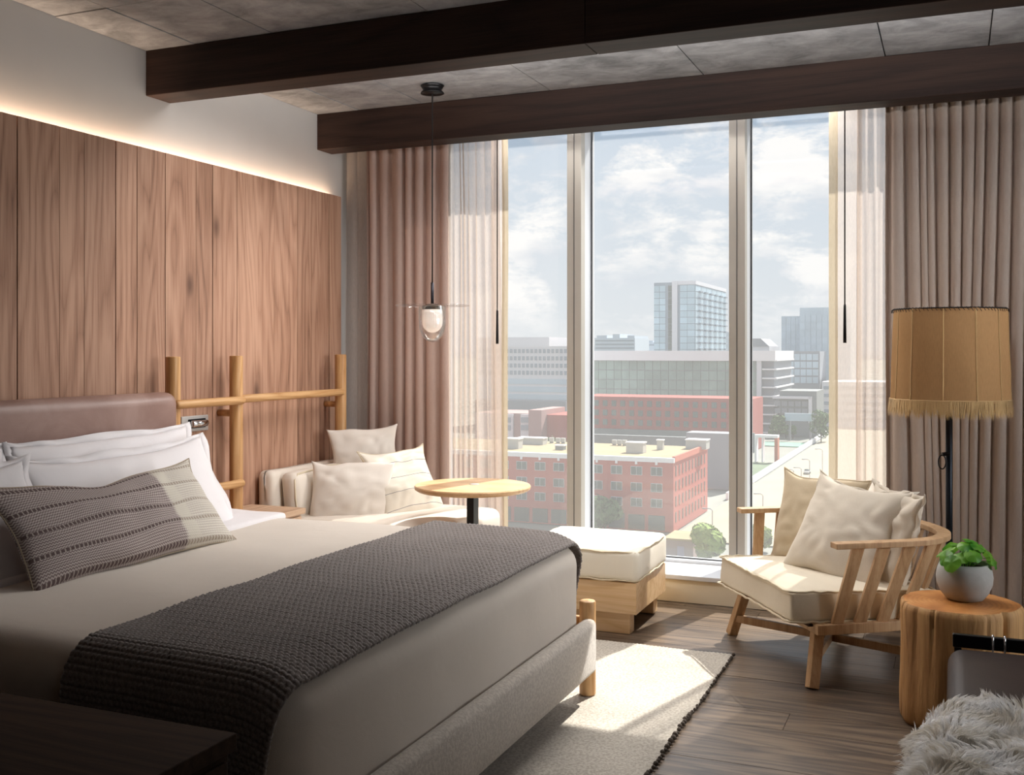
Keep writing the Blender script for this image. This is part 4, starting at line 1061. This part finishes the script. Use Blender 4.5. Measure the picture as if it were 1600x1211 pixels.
onroof('rooftop_unit', 'large white rooftop unit behind the left roof edge of the brick warehouse', 803, 245, 3.6, 3, 2.4)
onroof('rooftop_unit', 'white rooftop unit in the middle of the tan warehouse roof, widest in the centre pane', 994, 246, 4.2, 3, 2.4)
onroof('rooftop_unit', 'narrow grey rooftop unit right of the widest one', 1032, 256, 1.5, 1.5, 2.3)
onroof('rooftop_unit', 'stair housing on the warehouse roof at its right corner', 1090, 262, 5.2, 4, 2.2)
onroof('rooftop_unit', 'low grey rooftop unit beside the left mullion', 876, 246, 2.2, 2, 1.0, 'grey_wall')
onroof('rooftop_unit', 'long pale rooftop unit on the left part of the warehouse roof', 832, 258, 7, 3, 1.6)
for i, px in enumerate((852, 862, 872, 880, 960, 968, 976)):
    x = X_at(px, 263); o = thing('condenser', (x, 263, BT), ('leftmost', 'second from left', 'third from left', 'middle one', 'third from right', 'second from right', 'rightmost')[i]+' of the small white condensers along the back of the warehouse roof', 'condenser', 'condensers at the back of the warehouse roof')
    MB().box(x-.55, x+.55, 262.5, 263.5, BT+.5, BT+1.6).build('case', 'rooftop_unit', o); MB().box(x-.5, x+.5, 262.9, 263.1, BT+.1, BT+.5).build('stand', 'slab_grey', o)

# reflection in the office glass, built as a long red brick block
def facade(root, mat, Y, x0, x1, z0, z1, nx, nz_, fx=.7, fz=.65, dp=.2, name='window'):
    dx = (x1-x0)/nx; dz = (z1-z0)/nz_
    for i in range(nx):
        for j in range(nz_):
            cx = x0+dx*(i+.5); cz = z0+dz*(j+.5)
            piece(name, mat, root, cx-dx*fx/2, cx+dx*fx/2, Y-dp, Y+.1, cz-dz*fz/2, cz+dz*fz/2)
Yb = 430
xa, xb = X_at(905, Yb), X_at(1176, Yb)
b2 = thing('brick_reflection', ((xa+xb)/2, Yb, GZ), 'reflection in the office glass, built as a long low brick block with rows of dark windows', 'building')
MB().box(xa, xb, Yb, Yb+25, GZ, Zc(621, 1030, Yb)).build('walls', 'brick_far', b2)
MB().box(xa-1, xb+1, Yb-1.5, Yb, GZ, Zc(672, 1030, Yb)).build('plinth', 'grey_wall', b2)
facade(b2, 'dark_window', Yb, xa+2, xb-2, Zc(669, 1030, Yb), Zc(624, 1030, Yb), 18, 3, .52, .6)
Yl = 330
lw_ = thing('retaining_wall', (X_at(1030, Yl), Yl, GZ), 'low grey wall and service yard behind the brick warehouse', 'wall')
MB().box(X_at(905, Yl), X_at(1150, Yl), Yl, Yl+2, GZ, Zc(682, 1030, Yl)).build('wall', 'grey_wall', lw_)
MB().box(X_at(1072, Yl-20), X_at(1150, Yl-20), Yl-20, Yl-12, GZ, Zc(677, 1110, Yl-20)).build('annex', 'slab_grey', lw_)

# big glass office block with white fascia
Yg = 520
xa, xb = X_at(912, Yg), X_at(1186, Yg)
b3 = thing('glass_office_block', ((xa+xb)/2, Yg, GZ), 'wide glass office block with a white roof band in front of the tower', 'building')
zt = Zc(548, 1030, Yg); zf = Zc(563.5, 1030, Yg); zb = Zc(624, 1030, Yg)
MB().box(xa, xb, Yg+.5, Yg+60, GZ, zt-.5).build('core', 'slab_grey', b3)
MB().box(xa-1, xb+8, Yg-1.5, Yg+62, zf, zt).build('fascia', 'white_fascia', b3)
facade(b3, 'pane_green', Yg+.4, xa, xb, zb, zf, 22, 4, .94, .92, .3, 'glass_panel')
Zs = [zb-20+(zf-zb+20)*k/9 for k in range(10)]
MB().box(xb, xb+7, Yg+2, Yg+60, GZ, zf).build('stair_bay', 'slab_grey', b3)
for z_ in Zs: piece('balcony_slab', 'white_fascia', b3, xb+1.5, xb+8.5, Yg-.5, Yg+60, z_, z_+.7)
MB().box(xb-1, xb+1.2, Yg-1, Yg+.5, GZ, zf).build('corner_pier', 'pale_stone', b3)

# residential glass tower
Yt = 640
xa, xm = X_at(1022, Yt), X_at(1086, Yt); zt = Zc(441, 1060, Yt); zb = -6
Yr = Yt+26
while True:
    d = dep(xm, Yr); pxr = 800+1644*(xm*CA+Yr*SA)/d
    if pxr > 1133 or Yr > 900: break
    Yr += 2
tw = thing('glass_tower', ((xa+xm)/2, Yt, GZ), 'pale blue glass residential tower with balconies on its right side', 'tower')
MB().box(xa, xm, Yt, Yr, GZ, zt).build('core', 'tower_frame', tw)
W_ = xm-xa
rows = 12; dz = (zt-2.0-zb)/rows
for j in range(rows):
    z0 = zb+dz*j
    for a, b in ((0, .13), (.14, .28), (.64, .81), (.82, .995)):
        piece('glass_panel', 'tower_glass', tw, xa+W_*a, xa+W_*b, Yt-.25, Yt+.1, z0+.35, z0+dz)
    piece('glass_panel', 'dark_window', tw, xa+W_*.35, xa+W_*.45, Yt-.25, Yt+.1, z0+.35, z0+dz)
    nb = 6; dy = (Yr-Yt)/nb
    for k in range(nb):
        y0 = Yt+dy*k
        piece('glass_panel', 'tower_glass', tw, xm-.1, xm+.3, y0+.5, y0+dy-.6, z0+.35, z0+dz-.1)
        piece('balcony', 'tower_frame', tw, xm, xm+1.6, y0+dy*.55, y0+dy-.3, z0+.1, z0+.9)
MB().box(xa+W_*.45, xa+W_*.58, Yt-1.2, Yt+2, GZ, zt+.6).build('pier', 'pale_stone', tw)
MB().box(xa+W_*.45, xm+.6, Yt-.6, Yr, zt-1.6, zt+.7).build('cornice', 'pale_stone', tw)
# far hazy blocks
def block(name, label, cat, px0, px1, py, Y, depth, mat, steps=(), bands=0):
    x0, x1 = X_at(px0, Y), X_at(px1, Y); zt = Zc(py, (px0+px1)/2, Y)
    o = thing(name, ((x0+x1)/2, Y, GZ), label, cat)
    MB().box(x0, x1, Y, Y+depth, GZ, zt).build('body', mat, o)
    for a, b, q in steps:
        MB().box(X_at(a, Y), X_at(b, Y), Y+1, Y+depth-1, zt-1, Zc(q, (a+b)/2, Y)).build('upper_block', mat, o)
    for k in range(bands):
        z_ = zt-4-k*4.2; piece('window_band', 'tower_frame', o, x0+1, x1-1, Y-.3, Y+.2, z_, z_+1.6)
    return o
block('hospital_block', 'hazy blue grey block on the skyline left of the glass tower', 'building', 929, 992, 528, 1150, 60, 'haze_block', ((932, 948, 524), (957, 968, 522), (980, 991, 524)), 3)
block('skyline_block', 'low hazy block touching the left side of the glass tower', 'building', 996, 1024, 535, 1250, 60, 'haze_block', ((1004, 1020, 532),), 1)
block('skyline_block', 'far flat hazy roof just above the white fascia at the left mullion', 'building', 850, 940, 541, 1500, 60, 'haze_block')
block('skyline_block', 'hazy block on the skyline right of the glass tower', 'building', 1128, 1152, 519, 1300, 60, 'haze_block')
rb = block('stepped_hall', 'pale hall with a pitched roof above the office block at the right mullion', 'building', 1150, 1202, 541, 640, 40, 'pale_stone')
x0, x1 = X_at(1150, 640), X_at(1202, 640)
MB().add([(x0, 639, Zc(541, 1176, 640)), (x1, 639, Zc(541, 1176, 640)), (x0+(x1-x0)*.75, 639, Zc(529, 1190, 640)), (x0, 639, Zc(529, 1176, 640)),
          (x0, 675, Zc(541, 1176, 640)), (x1, 675, Zc(541, 1176, 640)), (x0+(x1-x0)*.75, 675, Zc(529, 1190, 640)), (x0, 675, Zc(529, 1176, 640))],
         [(0, 1, 2, 3), (5, 4, 7, 6), (3, 2, 6, 7), (1, 5, 6, 2), (0, 3, 7, 4)]).build('roof', 'slab_grey', rb)
# left pane buildings
wo = block('white_office', 'white office slab with gridded front at the left edge of the view', 'building', 745, 858, 527, 520, 40, 'pale_stone')
Yq = 440
x0, x1 = X_at(745, Yq), X_at(887, Yq)
lo_ = thing('lattice_office', ((x0+x1)/2, Yq, GZ), 'wide office with rows of small square windows behind the left pane', 'building')
MB().box(x0, x1, Yq, Yq+30, GZ, Zc(541, 815, Yq)).build('walls', 'pale_stone', lo_)
facade(lo_, 'tower_frame', Yq, x0, x1, Zc(588, 815, Yq), Zc(543, 815, Yq), 22, 4, .6, .55)
for q in (592, 604, 616): piece('window_band', 'blue_glass', lo_, x0+.5, x1-.5, Yq-.3, Yq+.1, Zc(q+8, 815, Yq), Zc(q, 815, Yq))
MB().box(x0, x1, Yq-2, Yq, GZ, Zc(626, 815, Yq)).build('base', 'slab_grey', lo_)
Ya = 330
x0, x1, xm2 = X_at(745, Ya), X_at(832, Ya), X_at(795, Ya)
ap = thing('brick_apartments', ((x0+x1)/2, Ya, GZ), 'low pink brick and white apartments beyond the warehouse roof behind the left pane', 'building')
MB().box(x0, x1, Ya, Ya+20, GZ, Zc(646, 810, Ya)).build('walls', 'brick_pink', ap)
MB().box(X_at(831, Ya), X_at(851, Ya), Ya-3, Ya+20, GZ, Zc(640, 840, Ya)).build('tower_wing', 'brick_pink', ap)
MB().box(X_at(851, Ya), X_at(890, Ya), Ya+2, Ya+22, GZ, Zc(649, 870, Ya)).build('side_wing', 'brick_far', ap)
for a, b in ((745, 803), (815, 829)):
    piece('white_bay', 'pale_stone', ap, X_at(a, Ya), X_at(b, Ya), Ya-1, Ya, GZ, Zc(647, 810, Ya))
for px in (797, 819, 825):
    for q in (656, 668): piece('window', 'tower_frame', ap, X_at(px-3, Ya), X_at(px+3, Ya), Ya-1.3, Ya-.9, Zc(q+4, px, Ya), Zc(q-4, px, Ya))
# right pane: glass pair
Y9 = 650
x0, xq, x1 = X_at(1221, Y9), X_at(1251, Y9), X_at(1330, Y9)
gt = thing('glass_towers_pair', ((x0+x1)/2, Y9, GZ), 'pale blue stepped glass office tower in the right pane', 'tower')
MB().box(x0, xq, Y9, Y9+40, GZ, Zc(494, 1236, Y9)).build('low_wing', 'blue_glass', gt)
MB().box(xq, x1, Y9-4, Y9+40, GZ, Zc(481, 1270, Y9)).build('high_wing', 'blue_glass', gt)
facade(gt, 'blue_glass', Y9, x0, xq, -8, Zc(496, 1236, Y9), 4, 7, .92, .9, .3, 'glass_panel')
facade(gt, 'blue_glass', Y9-4, xq, x1, -8, Zc(492, 1270, Y9), 9, 7, .92, .9, .3, 'glass_panel')
Y10 = 600
dk = block('dark_glass_block', 'darker blue grey office block standing before the stepped glass tower', 'building', 1221, 1281, 549, Y10, 30, 'slab_grey')
facade(dk, 'blue_glass', Y10, X_at(1222, Y10), X_at(1279, Y10), Zc(600, 1260, Y10), Zc(552, 1260, Y10), 6, 4, .9, .8, .3, 'glass_panel')
Y11 = 515
fr = block('framed_hall', 'low grey hall with a pale square frame across its front', 'building', 1218, 1276, 611, Y11, 30, 'grey_wall')
for a, b, q0, q1 in ((1208, 1268, 619, 623), (1264, 1269, 619, 660)):
    piece('pale_frame', 'pale_stone', fr, X_at(a, Y11), X_at(b, Y11), Y11-2, Y11, Zc(q1, 1236, Y11), Zc(q0, 1236, Y11))
facade(fr, 'slab_grey', Y11, X_at(1210, Y11), X_at(1263, Y11), Zc(648, 1236, Y11), Zc(625, 1236, Y11), 5, 2, .85, .7, .5)
Y12 = 492
bb = thing('billboard', (X_at(1248, Y12), Y12, GZ), 'pale blue billboard in front of the grey framed hall', 'billboard')
MB().box(X_at(1226, Y12), X_at(1270, Y12), Y12, Y12+1, Zc(658, 1248, Y12), Zc(646, 1248, Y12)).build('panel', 'billboard_blue', bb)
for px in (1232, 1264): MB().box(X_at(px, Y12), X_at(px, Y12)+.8, Y12+1, Y12+2, GZ, Zc(650, 1248, Y12)).build('leg', 'slab_grey', bb)
ef = block('edge_tower', 'pale building seen through the sheer curtain at the right', 'building', 1284, 1400, 597, 592, 40, 'pale_stone', bands=5)
# ground surfaces
def flat(name, label, cat, mat, pts, z=GZ, h=.15, kind=None):
    n_ = len(pts); m = MB(); m.v = [(x, y_, z) for x, y_ in pts]+[(x, y_, z+h) for x, y_ in pts]
    m.f = [tuple(range(n_)), tuple(range(n_, 2*n_))]+[(k, (k+1) % n_, n_+(k+1) % n_, n_+k) for k in range(n_)]
    cx = sum(p[0] for p in pts)/n_; cy = sum(p[1] for p in pts)/n_
    return tag(m.build(name, mat, None, loc=(cx, cy, z)), label, cat, kind=kind)
flat('avenue', 'wide sunlit pale avenue running away from the window at the right', 'road', 'street', [(-56, 224), (-6, 224), (-6, 588), (-56, 588)])
flat('cross_street', 'pale cross street passing in front of the brick warehouse', 'road', 'street', [(-300, 190), (-56, 190), (-56, 222), (-300, 222)])
flat('side_street', 'pale street along the right side of the brick warehouse', 'road', 'street', [(-57.1, 232), (-56.1, 232), (-56.1, 330), (-57.1, 330)], GZ, .1)
flat('lawn', 'dark green lawn beside the avenue wall', 'lawn', 'lawn', [(-100, 334), (-59, 334), (-59, 390), (-100, 390)])
flat('sports_field', 'green court beyond the portal frame beside the avenue', 'field', 'plaza_green', [(-118, 460), (-60, 460), (-60, 480), (-118, 480)])
aw = thing('avenue_wall', (-57.5, 420, GZ), 'long pale parapet wall along the left edge of the avenue', 'wall')
for k in range(10): piece('wall_panel', 'white_fascia', aw, -58, -57.3, 290+26*k, 315.5+26*k, GZ, GZ+1.9)
Yp = 392
pf = thing('portal_frame', (X_at(1196, Yp), Yp, GZ), 'white portal frame with an orange post beside the lawn', 'portal')
piece('beam', 'white_fascia', pf, X_at(1179, Yp), X_at(1215, Yp), Yp, Yp+4, Zc(684, 1196, Yp), Zc(680, 1196, Yp))
piece('post', 'orange_post', pf, X_at(1210, Yp), X_at(1215, Yp), Yp, Yp+4, GZ, Zc(684, 1196, Yp))
piece('post', 'white_fascia', pf, X_at(1179, Yp), X_at(1182, Yp), Yp, Yp+4, GZ, Zc(684, 1196, Yp))
piece('post', 'white_fascia', pf, X_at(1190, Yp), X_at(1192, Yp), Yp, Yp+4, GZ, Zc(684, 1196, Yp))
kx, ky = G(1066, 872, GZ)
ks = thing('brick_kiosk', (kx, ky, GZ), 'small brick hut with a flat roof beside the ottoman corner of the view', 'hut')
MB().box(kx-3.5, kx+2.2, ky, ky+9, GZ, GZ+3.4).build('walls', 'kiosk', ks); MB().box(kx-3.8, kx+2.5, ky-.3, ky+9.3, GZ+3.4, GZ+3.8).build('roof', 'roof_tan', ks)
piece('door', 'lilac_roof', ks, kx-1, kx+.4, ky-.1, ky+.1, GZ, GZ+2.3)
def car(name, label, px, py, rot, mat='car_white'):
    x, y_ = G(px, py); o = thing(name, (x, y_, GZ+.1), label, 'car', rz=rot, local=True)
    MB().rbox((0, 0, .75), (1.8, 4.4, .8), .25, (2, 4, 1), 2).build('body', mat, o, smooth=True)
    MB().rbox((0, -.2, 1.3), (1.55, 2.3, .6), .22, (2, 3, 1), 2).build('cabin', 'dark_window', o, smooth=True)
    for sx in (-.85, .85):
        for sy in (-1.4, 1.4): MB().tube([(sx-.1, sy, .33), (sx+.1, sy, .33)], .33, 10).build('wheel', 'gasket', o)
car('car', 'white car parked past the right corner of the brick warehouse', 1128, 762, .3)
car('car', 'white car driving on the avenue above the armchair cushions', 1261, 741, 0)
def lamp(px, py, top, label):
    x, y_ = G(px, py); z1 = Z_at(top, x, y_); o = thing('street_lamp', (x, y_, GZ), label, 'street lamp')
    MB().tube([(x, y_, GZ), (x, y_, z1-.4), (x-.5, y_, z1), (x-1.8, y_, z1)], .11, 6).build('mast', 'slab_grey', o); MB().box(x-2.4, x-1.6, y_-.2, y_+.2, z1-.15, z1+.1).build('head', 'slab_grey', o)
lamp(1192, 792, 772, 'street lamp on the avenue just above the left cushion of the armchair')
lamp(1240, 752, 734, 'street lamp on the avenue right of the portal frame')
lamp(1252, 752, 731, 'street lamp on the avenue left of the white car')
lamp(1265, 752, 718, 'tall street lamp beside the white car on the avenue')
lamp(1285, 738, 702, 'tall street lamp near the right sheer curtain')
lamp(1113, 822, 795, 'street lamp at the right corner of the brick warehouse')
def tree(label, px, py, h, r, mat, n=700, seed=1, group=None, Y=None):
    x, y_ = G(px, py) if Y is None else (X_at(px, Y), Y)
    o = thing('tree', (x, y_, GZ), label, 'tree', group); rr = random.Random(seed)
    MB().tube([(x, y_, GZ), (x, y_, GZ+h*.5)], .25, 6).build('trunk', 'dark_oak', o)
    m = MB(); cl_ = [(rr.uniform(-.5, .5)*r, rr.uniform(-.5, .5)*r, rr.uniform(-.25, .3)*h, rr.uniform(.4, .7)*r) for _ in range(9)]
    for _ in range(n):
        c_ = rr.choice(cl_); d = Vector((rr.gauss(0, 1), rr.gauss(0, 1), rr.gauss(0, 1))).normalized()
        p_ = Vector((x+c_[0], y_+c_[1], GZ+h*.62+c_[2]))+d*c_[3]*rr.uniform(.8, 1.05); a = d.orthogonal().normalized()*rr.uniform(.25, .5); b = d.cross(a)
        q = Vector((rr.gauss(0, .2), rr.gauss(0, .2), rr.gauss(0, .2)))
        m.add([p_-a-b, p_+a-b+q, p_+a+b, p_-a+b-q], [(0, 1, 2, 3)])
    m.build('crown', mat, o)
tree('bushy yellow green tree low in the window between ottoman and armchair', 1110, 880, 6.5, 3.6, 'tree_light', 2600, 1)
tree('second green tree glimpsed under the far arm of the armchair', 1186, 862, 5, 2.6, 'tree_light', 1200, 2)
tree('green tree beside the pink apartments behind the left pane', 869, 700, 12, 5, 'tree_green', 1200, 3, Y=315)
tree('dark green tree low in front of the brick warehouse behind the centre pane', 945, 815, 7, 4, 'tree_green', 1200, 4, Y=226)
tree('green tree in front of the framed hall at the right', 1283, 0, 13, 4.5, 'tree_green', 900, 5, Y=489)
tree('green tree left of the pale blue billboard', 1217, 0, 12, 3.5, 'tree_green', 700, 6, Y=489)
ORD = ['leftmost', 'second from left', 'third from left', 'rightmost', 'fourth from right', 'third from right', 'second from right', 'rightmost']
far = random.Random(21)
for k in range(16):
    px = 1112+k*3.2 if k < 8 else 1150+(k-8)*14
    tree(ORD[k]+' of the hazy trees in the row beyond the green court', px if k >= 8 else 1206+k*11, 0, 6, 1.7, 'tree_green', 260, 30+k, 'trees in the row beyond the green court', Y=502+far.uniform(-2, 2)) if k < 4 else None
print('objects', len(bpy.data.objects))
